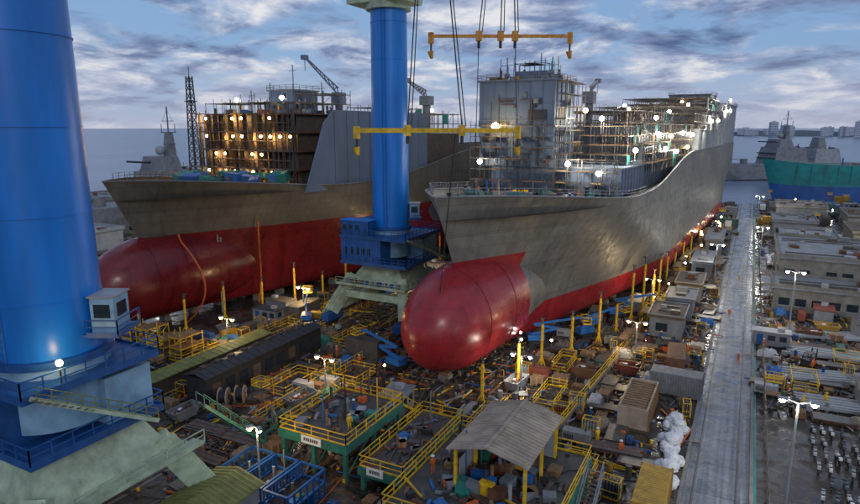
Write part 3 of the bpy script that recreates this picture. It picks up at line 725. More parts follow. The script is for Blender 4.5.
def car(b,van=False):
    prof=[(-2.2,.35),(-2.25,.8),(-2.1,1.0),(-1.5,1.05),(-.9,1.45),(.5,1.48),(1.2,1.02),(2.0,.9),(2.2,.7),(2.2,.35)] if not van else [(-2.7,.35),(-2.75,1.2),(-2.65,2.3),(-2.4,2.4),(1.3,2.4),(1.9,1.5),(2.6,1.3),(2.75,.8),(2.75,.35)]
    k=len(prof); w=.88 if not van else 1.0; mt=CARC if not van else WHT
    vs=[(x,-w*(.82 if z>1.2 and not van else 1),z) for x,z in prof]+[(x,w*(.82 if z>1.2 and not van else 1),z) for x,z in prof]
    b.add(vs,[tuple(range(k)),tuple(range(2*k-1,k-1,-1))]+[(i,i+k,(i+1)%k+k,(i+1)%k) for i in range(k)],mt)
    if not van:
        for y in(-.83,.83): b.add([(-1.25,y*1.0,1.08),(-.85,y*.93,1.38),(.42,y*.93,1.4),(.95,y*1.0,1.08)],[(0,1,2,3)],GLASS)
        b.add([(.55,-.66,1.46),(.55,.66,1.46),(1.17,.74,1.07),(1.17,-.74,1.07)],[(0,1,2,3)],GLASS)
        b.add([(-.93,-.66,1.46),(-.93,.66,1.46),(-1.46,.74,1.1),(-1.46,-.74,1.1)],[(0,3,2,1)],GLASS)
    else:
        b.add([(1.36,-.85,2.34),(1.36,.85,2.34),(1.9,.9,1.54),(1.9,-.9,1.54)],[(0,1,2,3)],GLASS)
        for y in(-1.01,1.01): b.add([(.4,y,1.45),(.4,y,2.1),(1.3,y,2.1),(1.7,y,1.45)],[(0,1,2,3)],GLASS)
    for x in(-1.35,1.35):
        for y in(-w+.1,w-.1): b.cyl((x*(1.25 if van else 1),y-.13,.33),(x*(1.25 if van else 1),y+.13,.33),.33,BLACK,14)
@proto('parked_car')
def _(b): car(b)
@proto('delivery_van')
def _(b): car(b,True)
@proto('motorcycle')
def _(b):
    for x in(-.65,.65): b.cyl((x,-.06,.3),(x,.06,.3),.3,BLACK,12)
    b.beam((-.6,0,.35),(.35,0,.6),.2,DGREY,.3); b.beam((-.8,0,.75),(0,0,.8),.26,BLACK,.12); b.rb((.2,0,.8),(.5,.3,.26),CARC); b.beam((.65,0,.3),(.4,0,1.05),.08,STEEL)
    b.beam((.4,-.35,1.05),(.4,.35,1.05),.05,BLACK); b.rb((.55,0,.85),(.2,.3,.35),CARC); b.rb((-.75,0,.85),(.3,.3,.3),CARC)
@proto('bulk_bag')
def _(b):
    vs=[];fs=[];N=14
    for k,(z,r0) in enumerate(((0,.5),(.15,.62),(.35,.64),(.6,.66),(.85,.58),(1.0,.42),(1.06,.15),(1.1,.01))):
        for j in range(N):
            t=2*math.pi*j/N; q=r0*(1+.14*abs(math.sin(2*t)))*(1+R.uniform(-.12,.12)); vs.append((q*math.cos(t),q*math.sin(t),z+R.uniform(-.05,.05) if k else 0))
    for k in range(7):
        for j in range(N): fs.append((k*N+j,k*N+(j+1)%N,(k+1)*N+(j+1)%N,(k+1)*N+j))
    b.add(vs,fs,BAG)
    for a,c in((.45,.45),(-.45,-.45)): b.beam((a,c,.95),(0,0,1.4),.05,BAG)
def place(n,x,y,rz=0,z=0,sc=1): return inst(P[n],n,(x,y,z),rz,sc=sc)
# ---------------------------------------------------------------- buildings & platforms
occ=[]
def keep(x0,x1,y0,y1): occ.append((x0,x1,y0,y1))
def corr_roof(b,x0,x1,y0,y1,zl,zr,m,st=.5):
    b.add([(x0,y0,zl),(x1,y0,zr),(x1,y1,zr),(x0,y1,zl),(x0,y0,zl-.12),(x1,y0,zr-.12),(x1,y1,zr-.12),(x0,y1,zl-.12)],[(0,1,2,3),(7,6,5,4),(0,4,5,1),(1,5,6,2),(2,6,7,3),(3,7,4,0)],m)
    y=y0+st/2
    while y<y1: b.beam((x0,y,zl+.02),(x1,y,zr+.02),.1,m,.07); y+=st
def platform(name,x0,x1,y0,y1,z,edge=GRN,rail=YEL):
    b=MB(); b.bb(x0,x1,y0,y1,z-.2,z,DCONC); b.bb(x0-.1,x1+.1,y0-.12,y0-.003,z-.9,z+.05,edge); b.bb(x1+.003,x1+.12,y0-.1,y1+.1,z-.9,z+.05,edge); b.bb(x0-.12,x0-.003,y0-.1,y1+.1,z-.9,z+.05,edge)
    b.rail([(x0,y0,z),(x1,y0,z),(x1,y1,z),(x0,y1,z)],rail,1.15,.08,1.7,True)
    nx=max(1,int((x1-x0)/4));ny=max(1,int((y1-y0)/4))
    for i in range(nx+1):
        for j in range(ny+1):
            x=x0+.3+(x1-x0-.6)*i/nx;y=y0+.3+(y1-y0-.6)*j/ny
            b.bb(x-.2,x+.2,y-.2,y+.2,0,z-.2,edge)
            if j<ny: b.beam((x,y,.3),(x,y+(y1-y0-.6)/ny,z-.5),.14,edge)
    roofclutter(b,x0+1,x1-1,y0+1,y1-1,z,int((x1-x0)*(y1-y0)/3.2),.65)
    for i in range(int((x1-x0)*(y1-y0)/2)): b.rb((R.uniform(x0+.5,x1-.5),R.uniform(y0+.5,y1-.5),z+.12),(R.uniform(.2,1.8),R.uniform(.1,.4),R.uniform(.1,.25)),R.choice([STEEL,RUST,WOOD,BRN,TARPB,GREY,DGREY]),R.random()*3)
    for i in range(3):
        x,y=R.uniform(x0+1.5,x1-1.5),R.uniform(y0+1.5,y1-1.5); pts=[(x,y,z+.06)]; a=R.random()*6
        for k in range(14): a+=R.gauss(.2,.5); x=min(x1-.4,max(x0+.4,x+.6*math.cos(a))); y=min(y1-.4,max(y0+.4,y+.6*math.sin(a))); pts.append((x,y,z+.06))
        b.tube(pts,.05,R.choice([ORA,BLACK,REDP]),5)
    o=b.obj(name); keep(x0-.5,x1+.5,y0-.5,y1+.5); return o
platform('work_platform',-23.5,-10.5,37,52.2,4.5)
platform('work_platform',-40.2,-32,44.2,55,4)
platform('work_platform',-30.4,-25.6,44,57,2.5)
b=MB()
for x in(-19.4,-13.4):
    for y in(42,46.3,50.6): b.bb(x-.12,x+.12,y-.12,y+.12,4.5,8.4,YEL)
corr_roof(b,-20.0,-16.5,41.4,51.2,8.3,9.2,TAN); corr_roof(b,-16.5,-13,41.4,51.2,9.2,8.3,TAN)
b.bb(-19.3,-13.5,50.5,50.7,4.5,8.3,LGREY); b.bb(-19.55,-19.45,43,50.5,4.5,6.6,LGREY); b.beam((-16.5,41.3,9.26),(-16.5,51.3,9.26),.3,TAN,.08)
for i in range(14): b.rb((R.uniform(-19,-14),R.uniform(42,49.5),4.5+.5),(R.uniform(.5,1.6),R.uniform(.5,1.4),1+R.uniform(-.3,.5)),[GREY,DBLUE,YEL,WOOD,GRN,RUST,TARPB][i%7],R.uniform(-.2,.2))
b.obj('open_workshop_shed')
for (x,y,z,w,rz) in((-16,36.78,4.2,3.2,0),(-36,44.0,3.7,2.4,0),(-28.5,43.8,2.4,1.8,0)):
    b=MB(); b.bb(-w/2,w/2,-.08,0,-.4,.4,WHT); 
    for i in range(7): b.bb(-w/2+.3+i*(w-.6)/7,-w/2+.3+i*(w-.6)/7+(w-.6)/10,-.085,-.08,-.15,.2,DGREY)
    b.obj('name_board',(x,y,z))
def stair(name,p,q,w,m):
    b=MB(); p=Vector(p);q=Vector(q);d=(q-p); s_=Vector((d.y,-d.x,0)).normalized()*w/2; n=int(abs(d.z)/.2)
    for t in(-1,1):
        b.beam(p+s_*t,q+s_*t,.1,m,.3); b.beam(p+s_*t+Vector((0,0,1.1)),q+s_*t+Vector((0,0,1.1)),.08,m)
        for i in range(6): e=p.lerp(q,i/5)+s_*t; b.beam(e,e+Vector((0,0,1.1)),.07,m)
    a=math.atan2(s_.y,s_.x)
    for i in range(n+1): b.rb(p.lerp(q,i/n),(w,.28,.05),STEEL,a)
    b.obj(name)
stair('steel_staircase',(-9.6,50,4.5),(-9.6,41.5,0),1.3,LGREY)
stair('steel_staircase',(-34,55.2,4),(-34,61,0),1.3,YEL)
stair('steel_staircase',(-43,37,9),(-42.5,44,2),1.1,GRN)
stair('steel_staircase',(-41,46.5,3.9),(-46,46.5,0),1.1,GRN)
b=MB(); b.bb(-38.7,-34.2,20,34.6,0,4.6,GREY); corr_roof(b,-39.2,-36.5,19.5,35,4.8,5.5,OLIVE); corr_roof(b,-36.5,-33.7,19.5,35,5.5,4.8,OLIVE)
for i in range(4): b.bb(-34.2,-34.15,24+i*2.6,25.4+i*2.6,2,3.6,GLASS)
b.obj('storage_shed'); keep(-40,-33,18,36)
b=MB(); b.bb(-31,-26.4,27,33.5,0,3.4,LGREY); corr_roof(b,-31.4,-26,26.6,34,3.8,3.5,PGRN,.6); b.obj('storage_shed'); keep(-32,-25.4,26,35)
b=MB(); b.bb(-60.3,-57,50,73,0,3.6,DGREY); corr_roof(b,-60.6,-58.6,49.8,73.2,3.7,4.2,DGREY,1.2); corr_roof(b,-58.6,-56.7,49.8,73.2,4.2,3.7,DGREY,1.2)
for i in range(9): b.bb(-57,-56.93,51+i*2.4,52.4+i*2.4,1,2.6,GLASS if i%3 else BRN); b.bb(-59.5,-58.9,51.4+i*2.4,52.2+i*2.4,4.1,4.4,STEEL)
b.obj('long_store_building'); keep(-61,-56.5,49.5,73.5)
b=MB(); b.bb(-66.4,-64.6,45,70,0,2.4,BRN); corr_roof(b,-66.7,-64.3,44.8,70.2,2.7,2.4,OLIVE,1); b.obj('long_store_building'); keep(-67,-64,45,70)
b=MB()
for i in range(3):
    x=-41.5+i*3.1; b.bb(x,x+2.7,36.4,41.6,0,.3,DBLUE); b.bb(x,x+2.7,36.4,41.6,1.2,1.35,DGREY)
    for z in(1.5,2.8):
        b.beam((x,36.4,z),(x+2.7,36.4,z),.2,DBLUE);b.beam((x,41.6,z),(x+2.7,41.6,z),.2,DBLUE);b.beam((x,36.4,z),(x,41.6,z),.2,DBLUE);b.beam((x+2.7,36.4,z),(x+2.7,41.6,z),.2,DBLUE)
    for k in range(7): b.beam((x,36.4+k*.86,0),(x,36.4+k*.86,2.8),.15,DBLUE); b.beam((x+2.7,36.4+k*.86,0),(x+2.7,36.4+k*.86,2.8),.15,DBLUE)
    roofclutter(b,x+.4,x+2.3,36.8,41,1.35,6,.5)
b.obj('blue_stillage_rack'); keep(-42,-32,35.5,42)
b=MB(); 
def gw(y): return -16.4+(y-68)*.062
for i in range(40):
    y0=58+i*5;y1=y0+5
    b.beam((gw(y0),y0,.35),(gw(y1),y1,.35),.4,CONC,.7); b.rail([(gw(y0),y0,.7),(gw(y1),y1,.7)],YEL,1.1,.08,1.7)
b.obj('guard_wall')
b=MB(); b.rail([(-49.0,50,.1),(-49.0,80,.1)],YEL); b.rail([(-63.2,72,.1),(-63.2,128,.1)],YEL); b.rail([(-70,52,.1),(-70,110,.1)],YEL); b.rail([(-44,60,.1),(-48,62,.1)],YEL); b.rail([(-62.6,46,.1),(-62.6,70,.1)],YEL); b.obj('safety_railing')
# railed pits / inspection openings
for (x,y,w,d_) in((-52,60,3.5,7),(-46,66,4,5),(-24,62,4,6),(-31,58.5,3,3.5),(-68,76,3.5,8),(-55,78,3,6),(-42.5,56,3,4),(-20,72,2.6,7),(-12.5,56,3,5),(-72.5,62,3,7),(-21.5,84,2.2,6),(9,92,3,6),(16,104,5,4)):
    b=MB(); b.rail([(x-w/2,y-d_/2,.25),(x+w/2,y-d_/2,.25),(x+w/2,y+d_/2,.25),(x-w/2,y+d_/2,.25)],YEL,1.1,.075,1.5,True); b.bb(x-w/2-.1,x+w/2+.1,y-d_/2-.1,y+d_/2+.1,0,.12,DCONC); b.bb(x-w/2+.3,x+w/2-.3,y-d_/2+.3,y+d_/2-.3,.124,.16,DGREY)
    for i in range(int(d_)): b.beam((x-w/2+.3,y-d_/2+.6+i*.9,.2),(x+w/2-.3,y-d_/2+.6+i*.9,.2),.1,STEEL)
    b.obj('railed_work_pit'); keep(x-w/2,x+w/2,y-d_/2,y+d_/2)
b=MB()
for x in(-64.2,-49.8):
    b.bb(x-.5,x+.5,-30,250,0,.06,CONC); b.bb(x-.07,x+.07,-30,250,.06,.2,STEEL)
b.obj('crane_rail_track')
b=MB()
for x,y0,y1,m_,w,hh in((-75,46,128,CONC,1.0,.5),(-68,84,128,BRN,.7,.6),(-54,84,92,RUST,.5,.5),(-47,50,62,CONC,.9,.45),(-44.5,50,53,BRN,.6,.5),(-28,60,66,CONC,.9,.4)):
    b.bb(x-w/2,x+w/2,y0,y1,0,hh,m_)
    for k in range(int((y1-y0)/4)): b.bb(x-w*.8,x+w*.8,y0+k*4,y0+k*4+.4,0,hh+.06,WOOD)
b.obj('slipway_beams')
b=MB()
for x,y0,y1 in((-61.9,44,126),(-50.9,48,82),(-18.0,54,66)):
    k=0; y=y0
    while y<y1: b.bb(x-.55,x+.55,y,y+.34,.05,.12,WOOD if k%5 else TAN); y+=.4; k+=1
    b.bb(x-.5,x-.4,y0,y1,0,.05,WOOD); b.bb(x+.4,x+.5,y0,y1,0,.05,WOOD)
b.obj('timber_walkway')
def shed(x0,x1,y0,y1,z,wall,roof,name='warehouse',par=.6,win=True):
    b=MB(); b.bb(x0,x1,y0,y1,0,z,wall); b.bb(x0-.4,x1+.4,y0-.4,y1+.4,z,z+.35,roof)
    for (a,b_,c,d) in((x0-.4,x1+.4,y0-.4,y0-.2),(x0-.4,x1+.4,y1+.2,y1+.4),(x0-.4,x0-.2,y0-.2,y1+.2),(x1+.2,x1+.4,y0-.2,y1+.2)): b.bb(a,b_,c,d,z+.35,z+.35+par,wall)
    nl=max(1,int(z/3.4))
    for k in range(nl):
        x=x0+1
        while win and x<x1-2:
            b.bb(x,x+1.8,y0-.05,y0-.003,k*3.4+1.1,k*3.4+2.5,GLASS); b.bb(x-.1,x+1.9,y0-.09,y0-.003,k*3.4+.95,k*3.4+1.1,LGREY); x+=R.choice([2.7,2.7,4.5])
        y=y0+1
        while win and y<y1-2: b.bb(x0-.05,x0-.003,y,y+1.8,k*3.4+1.1,k*3.4+2.5,GLASS); y+=R.choice([2.7,4.5])
    for i in range(int((x1-x0)*(y1-y0)/45)+2):
        x=R.uniform(x0+1,x1-2);y=R.uniform(y0+1,y1-2); w=R.uniform(.8,2); b.bb(x,x+w,y,y+w*.8,z+.35,z+.35+R.uniform(.4,1.2),R.choice([LGREY,GREY,STEEL,RUST])); 
    for i in range(3): 
        y=R.uniform(y0+1,y1-1); b.beam((x0+1,y,z+.5),(x1-1,y,z+.5),.2,STEEL)
    b.obj(name); keep(x0-1,x1+1,y0-1,y1+1)
shed(7,45,141,168,8,CONC,ROOF); shed(6,40,130,140.4,4.2,CONC,ROOF)
shed(9,22,185,205,5,GREY,ROOF); shed(26,60,195,215,6,CONC,BRN); shed(8,20,222,240,4.5,GREY,ROOF); shed(30,70,240,262,5,GREY,BRN)
shed(10,26,262,280,5,GREY,TAN); shed(60,110,150,180,8,GREY,ROOF); shed(45,90,290,312,5,GREY,ROOF)
shed(-12.5,-7.5,103,111,3.5,GREY,BRN,'site_hut',.2); shed(-11.5,-7,116,124,3.2,GREY,ROOF,'site_hut',.2); shed(-11,-6.5,128,138,3.4,TAN,BRN,'site_hut',.2);shed(-10,-6,150,165,3.4,GREY,ROOF,'site_hut',.2);shed(-9,-5,180,200,4,GREY,ROOF,'site_hut',.2)
for (x0,x1,y0,y1,z) in((-180,-160,95,115,5),(-200,-170,130,150,6),(-240,-210,150,170,7),(-150,-128,60,80,5),(-300,-250,120,150,6),(-165,-150,160,180,8)): shed(x0,x1,y0,y1,z,R.choice([GREY,LGREY,CONC]),ROOF)
b=MB(); b.bb(-11,-7.7,68,77,0,.3,BRN)
for a in((-11,-10.8,68,77),(-7.9,-7.7,68,77),(-10.8,-7.9,68,68.2),(-10.8,-7.9,76.8,77)): b.bb(*a,.3,2.8,TAN)
for i in range(12): b.bb(-7.7,-7.6,68.2+i*.74,68.4+i*.74,.2,2.8,WOOD); b.bb(-10.8,-7.9,68.5+i*.7,68.65+i*.7,2.6,2.72,WOOD)
b.bb(-10.8,-7.9,68.2,76.8,2.3,2.55,TAN); b.obj('timber_sided_bin'); keep(-11.5,-7,67,78)
for i in range(30):
    x=-5.7+R.random()*1.9; y=58+R.random()*15
    place('bulk_bag',x,y,R.random()*3,0 if i<24 else .9,(R.uniform(.8,1.15),R.uniform(.8,1.15),R.uniform(.65,1.1)))
keep(-6.6,-3.2,57,74)
# ---------------------------------------------------------------- lamps
def lamp(x,y,hh,arms=((.9,0),(-.9,0)),m=LW,e=700,col=(1,.92,.75),name='street_lamp'):
    b=MB(); b.cyl((0,0,0),(0,0,hh),.13,LGREY,8,.08); b.cyl((0,0,0),(0,0,.6),.25,CONC,8)
    for ax,ay in arms:
        b.beam((0,0,hh),(ax,ay,hh+.25),.09,LGREY); b.rb((ax*1.3,ay*1.3,hh+.25),(.7,.4,.18),LGREY,math.atan2(ay,ax)); b.rb((ax*1.3,ay*1.3,hh+.13),(.55,.32,.06),m,math.atan2(ay,ax)); b.sph((ax*1.3,ay*1.3,hh+.08),.25,m,8)
    o=b.obj(name,(x,y,0)); 
    if e: plight('lamp',(0,0,hh-.4),e,col,o,.2)
lamp(5.4,57,11.2,e=3000); lamp(8.2,115,10.5,e=3000); lamp(-38,38.8,7,((.5,-.3),(-.3,-.4)),LWa,1300,(1,.7,.35)); lamp(30,185,11,e=5000); lamp(44,225,14,e=7000); lamp(24,90,10,e=2500)
lamp(4.2,175,9,e=2000); lamp(-5,150,8,e=2000);lamp(-140,110,14,e=8000); lamp(-160,140,16,e=0); lamp(-62.5,118,7,m=LWa,e=4000,col=(1,.75,.4)); lamp(-60,108,4,m=LW,e=1500); lamp(-200,170,12,e=0); lamp(4,255,9,e=3000)
lamp(-70.8,86,5,m=LWa,e=2200,col=(1,.7,.35)); lamp(-24,72,5,m=LW,e=1400); lamp(-46,59.5,5,m=LWa,e=1300,col=(1,.7,.35)); lamp(-12.6,90,6,e=1900,m=LWa,col=(1,.75,.4)); lamp(-128,150,12,e=0); lamp(-14.3,118,6,e=1900,m=LWa,col=(1,.75,.4)); lamp(-69.5,66,5,e=1500,m=LWa,col=(1,.72,.38))  # warm lamps near the hull sides are added to floodlight the ground
b=MB()
for i in range(46):
    x,y=R.choice([(R.uniform(-75,-45),R.uniform(90,130)),(R.uniform(-14,-6),R.uniform(130,260)),(R.uniform(5,60),R.uniform(170,330)),(R.uniform(-180,-110),R.uniform(90,195)),(R.uniform(-52,-20),R.uniform(60,110)),wp(S1,R.uniform(18,20),R.uniform(50,190))])
    z=R.uniform(2,4.5); b.beam((x,y,0),(x,y,z),.07,STEEL); b.sph((x,y,z),.18 if y<170 else .28,R.choice([LW,LWa,LWa]),6)
b.obj('work_lights')
# ---------------------------------------------------------------- placed vehicles
place('boom_lift',-27.5,90,.5); place('boom_lift',-21.5,97,.9); place('boom_lift',-44,80,2.2); place('boom_lift',-19,110,.5)
place('boom_lift',-67,82,2.2); place('boom_lift',-42.5,71,2.9)
for x,y,r0 in((-53,69,.4),(-40,62,1.4),(-22,67,2),(-9,96,.2),(10,99,1)): place('forklift',x,y,r0)
place('cable_reel',-55.6,51.5,.5); place('cable_reel',-54.3,53.0,.55); place('cable_reel',-45.5,50,1)
for x,y,r0 in((14,216,0),(20,180,1.5),(6,290,1.57),(12,256,.1),(-5,235,1.57),(24,285,.2),(33,232,1)): place('delivery_van',x,y,r0)
for i in range(15): place('parked_car',8+(i%3)*6,171+(i//3)*2.6+ (0 if i%3 else .4),R.choice([0,math.pi]))
for i in range(14): place('parked_car',27+i*2.8,172+(i%2)*.3,1.57)
for i in range(22): place('parked_car',14+i*3,320+(i%2)*.4,1.57)
for i in range(10): place('parked_car',24+i*2.8,122,1.57)
for r0 in range(6):
    for i in range(15):
        if R.random()<.85: place('motorcycle',8.8+i*.95+R.uniform(-.12,.12),62+r0*2.9,1.57+R.uniform(-.16,.16))
keep(7,23,60,79); keep(5,68,169,183); keep(10,85,317,323); keep(22,54,119,125)
for x,y in((-53,69),(-40,62),(-22,67),(-9,96),(10,99),(-27.5,90),(-21.5,97),(-44,80),(-67,82),(-42.5,71),(-55,52.3)): keep(x-1.5,x+1.5,y-1.5,y+1.5)
# ---------------------------------------------------------------- scatter
def ship_side(x,y):
    for ox,oy in(S1,S2):
        c,s=math.cos(-RZ),math.sin(-RZ); lx=c*(x-ox)-s*(y-oy); ly=s*(x-ox)+c*(y-oy)
        if -4<ly<228 and abs(lx)<(8.5 if ly<12 else min(17.5,max(8.5,hb(ly,8)+2))): return True
    return False
keep(-53.5,-37,16,36); keep(-65,-47.5,83,103)
def free(x,y,r0):
    if ship_side(x,y): return False
    if -3.6-r0*.5<x<3.6+r0*.5: return False
    return not any(a-r0<x<b_+r0 and c-r0<y<d+r0 for a,b_,c,d in occ)
small=['pallet_stack','oil_drum','gas_cylinder_rack','wooden_crate','welding_machine','tarp_covered_pile','generator_set','steel_plate_stack','steel_plate_stack','welding_machine','pallet_stack','oil_drum']
big=['shipping_container','portable_cabin','waste_skip','pipe_bundle','scaffold_tower','waste_skip','pipe_bundle','pipe_bundle']
def scatter(x0,x1,y0,y1,nb,ns,ang=0,taken=[]):
    for k in range(nb+ns):
        t=big if k<nb else small; rad=2.6 if k<nb else 1.
        for _ in range(30):
            x=R.uniform(x0,x1);y=R.uniform(y0,y1)
            if free(x,y,rad) and all((x-a)**2+(y-b_)**2>(rad+c)**2*.72 for a,b_,c in taken):
                taken.append((x,y,rad)); nme=R.choice(t)
                place(nme,x,y,ang+R.choice([0,1.571,.0,1.571,3.1416])+R.gauss(0,.07),sc=(R.uniform(.85,1.15),R.uniform(.85,1.15),R.uniform(.8,1.15))); break
scatter(-76,-43,45,82,20,130); scatter(-76,-50,82,128,20,100); scatter(-50,-17,55,70,5,70); scatter(-34,-16,70,125,6,90)
scatter(-16,-3.6,50,135,12,90); scatter(-12,-3.6,135,300,26,90); scatter(-48,-20,28,48,6,40)
scatter(4,40,80,130,24,130); scatter(4,60,168,335,50,130); scatter(-8,-3.5,36,58,2,20); scatter(5,30,40,62,3,20)
scatter(-190,-112,50,195,36,60); scatter(-112,-100,30,60,8,30); scatter(-100,-70,30,62,14,60)
b=MB()
for (x0,x1,y0,y1,k) in((-76,-43,42,125,3300),(-50,-16,50,110,2500),(-17,-3.6,40,200,1300),(3.6,42,80,140,1900),(-50,-5,25,50,500),(4,70,165,330,700)):
    for i in range(k):
        x=R.uniform(x0,x1);y=R.uniform(y0,y1)
        if -3.4<x<3.5: continue
        mt=R.choice([STEEL,RUST,WOOD,BRN,GREY,BLACK,BRN,DGREY,LGREY,YEL,DBLUE,STEEL,RUST,BLACK,WOOD,STEEL,DGREY,ORA])
        if R.random()<.45: L=R.uniform(1,5); a=R.choice([0,1.57,1.57])+R.gauss(0,.2); b.rb((x,y,R.uniform(.06,.3)),(L,R.uniform(.06,.22),R.uniform(.05,.2)),mt,a)
        elif R.random()<.25: b.cyl((x,y,.05),(x,y,R.uniform(.3,.8)),R.uniform(.1,.3),mt,8)
        else: b.rb((x,y,.12),(R.uniform(.12,.6),R.uniform(.12,.5),R.uniform(.1,.5)),mt,R.random()*3)
b.obj('scrap_debris')
for i in range(30):
    cu=bpy.data.curves.new('air_hose','CURVE'); cu.dimensions='3D'; cu.bevel_depth=.06; s_=cu.splines.new('NURBS'); s_.points.add(7)
    x=R.uniform(-72,-18);y=R.uniform(48,100); a=R.random()*6
    for p in s_.points: p.co=(x,y,.1,1); a+=R.gauss(0,.6); x+=math.cos(a)*2.5; y+=math.sin(a)*2.5
    cu.materials.append(R.choice([ORA,BLACK,REDP,YEL,BLACK])); o=bpy.data.objects.new('air_hose',cu); S.collection.objects.link(o)
b=MB()
for i in range(75): b.beam((4.2,40+i*2.4,0),(4.2,40+i*2.4,1.8),.07,STEEL)
for z in(.2,1,1.8): b.beam((4.2,40,z),(4.2,218,z),.05,STEEL)
b.obj('perimeter_fence')
for k in range(12):
    b=MB(); L=R.uniform(9,15)
    for i in range(9): b.beam((-L/2+R.uniform(-.5,.5),i*.45,.5+(i%2)*.1),(L/2+R.uniform(-.5,.5),i*.45,.5),.25,[LGREY,STEEL,GREY][k%3],.4)
    for x in(-L/3,0,L/3): b.bb(x-.15,x+.15,-.3,4,0,.3,WOOD)
    b.obj('steel_girder_stack',(14+(k%3)*13,84+(k//3)*10,0),.1+(k%2)*.12)
def worker(x,y,rz,z=0,pose=0):
    me=bpy.data.meshes.new('worker'); 
    J=[(0,0,.95,.15),(0,0,1.2,.15),(0,0,1.42,.16),(0,0,1.52,.06),(0,.01,1.66,.11),(0,0,1.78,.08),
       (.1,0,.9,.1),(.12,.12*pose+.02,.5,.075),(.12,.1-.25*pose,.08,.05),(.12,.22-.25*pose,.04,.045),(-.1,0,.9,.1),(-.12,-.12*pose+.02,.5,.075),(-.12,-.3*pose,.08,.05),(-.12,.14-.3*pose,.04,.045),
       (.2,0,1.42,.07),(.26,.02,1.15,.05),(.24,.2,.95,.035),(-.2,0,1.42,.07),(-.26,.04,1.15,.05),(-.22,.25,1.02,.035)]
    E=[(0,1),(1,2),(2,3),(3,4),(4,5),(0,6),(6,7),(7,8),(8,9),(0,10),(10,11),(11,12),(12,13),(2,14),(14,15),(15,16),(2,17),(17,18),(18,19)]
    me.from_pydata([j[:3] for j in J],E,[]); o=inst(me,'worker',(x,y,z),rz)
    sk=o.modifiers.new('s','SKIN')
    for i,j in enumerate(J): me.skin_vertices[0].data[i].radius=(j[3],j[3])
    me.skin_vertices[0].data[0].use_root=True
    o.modifiers.new('u','SUBSURF').levels=1
    me.materials.append(R.choice([ORA,DBLUE,YEL,DBLUE,ORA]))
    hm=MB(); hm.sph((0,.01,1.76),.15,R.choice([WHT,YEL,WHT]),10,.8); hm.cyl((0,.03,1.74),(0,.03,1.76),.19,WHT,10); hm.obj('helmet',parent=o)
for i in range(26):
    for _ in range(40):
        x,y=R.choice([(R.uniform(-48,-20),R.uniform(52,72)),(R.uniform(-74,-45),R.uniform(50,80)),(R.uniform(-15,-4),R.uniform(60,130)),(R.uniform(4,14),R.uniform(80,110))])
        if free(x,y,.4): worker(x,y,R.random()*6,0,R.choice([0,.8])); break
worker(-1,120,0,.05,.9); worker(1,96,2,.05,.8); worker(0,150,1,.05,.8); worker(-22,43,1,4.5,0); worker(-35,50,2,4,0); worker(-33.5,47,4,4,.5)
# ---------------------------------------------------------------- background: warships + lattice mast
b=MB()
b.bb(-7,7,-40,50,0,9,GREY); vs=[(-7,-40,0),(7,-40,0),(7,-40,9),(-7,-40,9),(0,-55,11),(0,-50,0)]
b.add(vs,[(0,1,5),(0,5,4,3),(1,2,4,5),(2,3,4)],GREY)
def taper(b,x,y,z0,z1,w0,w1,d0,d1,m):
    vs=[(x+sx*w0,y+sy*d0,z0) for sx,sy in((-1,-1),(1,-1),(1,1),(-1,1))]+[(x+sx*w1,y+sy*d1,z1) for sx,sy in((-1,-1),(1,-1),(1,1),(-1,1))]
    b.add(vs,[(0,3,2,1),(4,5,6,7),(0,1,5,4),(1,2,6,5),(2,3,7,6),(3,0,4,7)],m)
taper(b,0,-5,9,19,6.5,5.5,12,10,GREY); taper(b,0,-8,19,24,5,4,5,4,GREY); taper(b,0,-4,24,32,1.6,1.0,1.6,1.0,GREY); taper(b,0,22,9,18,6,5,10,8,LGREY); taper(b,0,20,18,25,3,2,3,2,GREY)
b.beam((0,-4,32),(0,-4,41),.35,GREY); b.bb(-4,4,-4.2,-3.8,32,32.3,GREY); b.bb(-3,3,-4.2,-3.8,36,36.2,GREY); b.bb(-1.6,1.6,-5.5,-2.5,28,28.3,GREY)
for s_ in(-1,1): b.beam((s_*3.6,-4,32.3),(s_*3.6,-4,35),.2,GREY); b.beam((s_*2.6,-4,36.2),(0,-4,40),.08,GREY)
b.sph((0,-8,26),1.7,LGREY,10); b.cyl((0,-32,9),(0,-32,12),2,GREY,12); b.beam((0,-33,11),(0,-40,12),.4,GREY)
for z in(12,15,22): b.bb(-5.9,5.9,-17.2,-16.2,z,z+.7,GLASS)
roofclutter(b,-5,5,-14,4,19,24); roofclutter(b,-5,5,14,30,18,20)
wm=b.mesh('warship'); inst(wm,'warship',(-184,158,0),-.05)
o=inst(wm,'warship',(24,520,-2),-.9,sc=(1.5,1.15,1.15))
def lattice(x,y,z0,z1,w,m=DGREY,name='lattice_mast'):
    b=MB(); n=int((z1-z0)/2.5)
    for sx,sy in((-1,-1),(1,-1),(1,1),(-1,1)): b.beam((sx*w,sy*w,z0),(sx*w*.4,sy*w*.4,z1),.28,m)
    for i in range(n):
        f0=1-.6*i/n; f1=1-.6*(i+1)/n; a=z0+(z1-z0)*i/n; c=z0+(z1-z0)*(i+1)/n
        for (ax,ay),(bx,by) in(((-1,-1),(1,-1)),((1,-1),(1,1)),((1,1),(-1,1)),((-1,1),(-1,-1))):
            b.beam((ax*w*f0,ay*w*f0,a),(bx*w*f1,by*w*f1,c),.18,m); b.beam((ax*w*f0,ay*w*f0,a),(bx*w*f0,by*w*f0,a),.15,m)
    b.bb(-w*.8,w*.8,-w*.8,w*.8,z1-8,z1-7.7,m); b.beam((0,0,z1),(0,0,z1+3),.15,m)
    b.obj(name,(x,y,0))
lattice(-163,146,0,50,1.7)
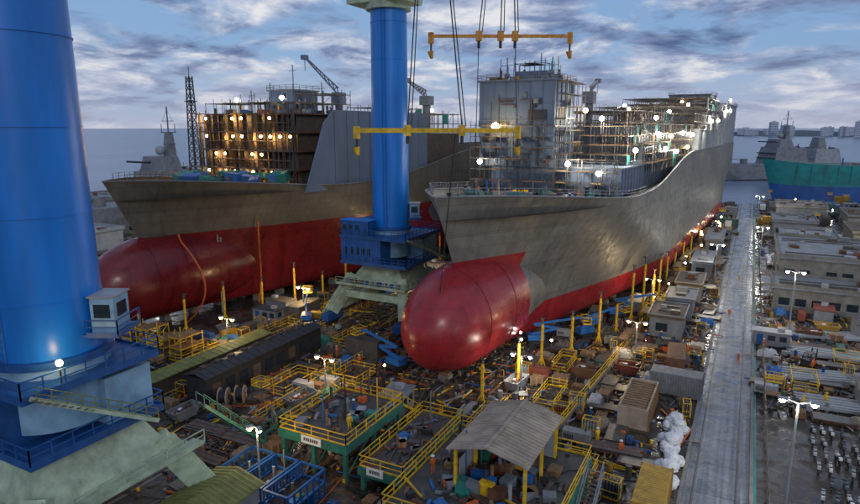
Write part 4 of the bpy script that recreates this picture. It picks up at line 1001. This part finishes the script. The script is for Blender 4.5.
# teal and blue moored ship beyond the yard (bow towards the left, seen broadside)
DKB=M('hull_blue',(.03,.11,.36),.5,0,.3,.2,.4)
b=MB(); LS=170
def sec(u):
    w=11*min(1,(u/26)**.6) if u>0 else .05
    zt=15.5+3.0*max(0,1-u/40)**2
    return w,zt
us=[0,2,5,9,14,20,28,40,60,90,130,LS]
for lo,hi,mt in((0,.42,DKB),(.42,1,TEAL)):
    for sd in(-1,1):
        vs=[];fs=[]
        for u in us:
            w,zt=sec(u)
            for f in(lo,hi):
                rake=(1-f)*7*max(0,1-u/30); vs.append((u+rake,sd*w*(.82+.18*f),-3+(zt+3)*f))
        for i in range(len(us)-1):
            a=(2*i,2*i+2,2*i+3,2*i+1); fs.append(a if sd<0 else a[::-1])
        b.add(vs,fs,mt,True)
vs=[]
for u in us: w,zt=sec(u); vs+=[(u,-w,zt-.3),(u,w,zt-.3)]
b.add(vs,[(2*i,2*i+2,2*i+3,2*i+1) for i in range(len(us)-1)],GRN)
for u in range(14,165,6): b.beam((u,-sec(u)[0]-.05,6.5),(u,-sec(u)[0]-.05,15.3),.22,TEAL)
b.rail([(u,-sec(u)[0],sec(u)[1]) for u in us[2:]],LGREY,1.2,.12,3)
roofclutter(b,30,160,-8,8,15.3,60,1.3)
b.bb(120,146,-8,8,15.2,19,LGREY)
b.obj('moored_ship',(5,358,0),.42)
# ---------------------------------------------------------------- distant shore and city
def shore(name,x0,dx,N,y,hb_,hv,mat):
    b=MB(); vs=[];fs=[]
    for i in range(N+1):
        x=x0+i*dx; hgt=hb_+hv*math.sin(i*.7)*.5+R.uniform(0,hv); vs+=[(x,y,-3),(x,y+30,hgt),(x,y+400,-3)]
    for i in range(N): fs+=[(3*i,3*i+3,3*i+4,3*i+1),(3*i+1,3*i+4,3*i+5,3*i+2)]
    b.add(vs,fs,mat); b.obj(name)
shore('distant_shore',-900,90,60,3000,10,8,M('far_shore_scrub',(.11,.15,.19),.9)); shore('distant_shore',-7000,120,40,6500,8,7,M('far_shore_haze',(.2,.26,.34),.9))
TW=M('tower_white',(.5,.54,.62),.7,0,.1,.02,0,bump=0); TG=M('tower_window',(.2,.26,.35),.4,0,.1,.02,0,bump=0)
tw=[]
for k in range(3):
    b=MB(); w=[34,60,26][k]; hgt=[40,27,50][k]
    b.bb(-w/2,w/2,-9,9,0,hgt,TW); b.bb(-w/5,w/5,-5,5,hgt,hgt+4,TW)
    for f in range(int(hgt/6)): b.bb(-w/2-.2,w/2+.2,-9.3,9.3,3+f*6,5.5+f*6,TG)
    tw.append(b.mesh('apartment_tower'))
for i in range(50):
    inst(R.choice(tw),'apartment_tower',(R.uniform(-100,1500) if i<30 else R.uniform(250,900),R.uniform(2500,2990),2),R.random()*.6,sc=R.uniform(.6,1.1))
print('objects',len(bpy.data.objects))
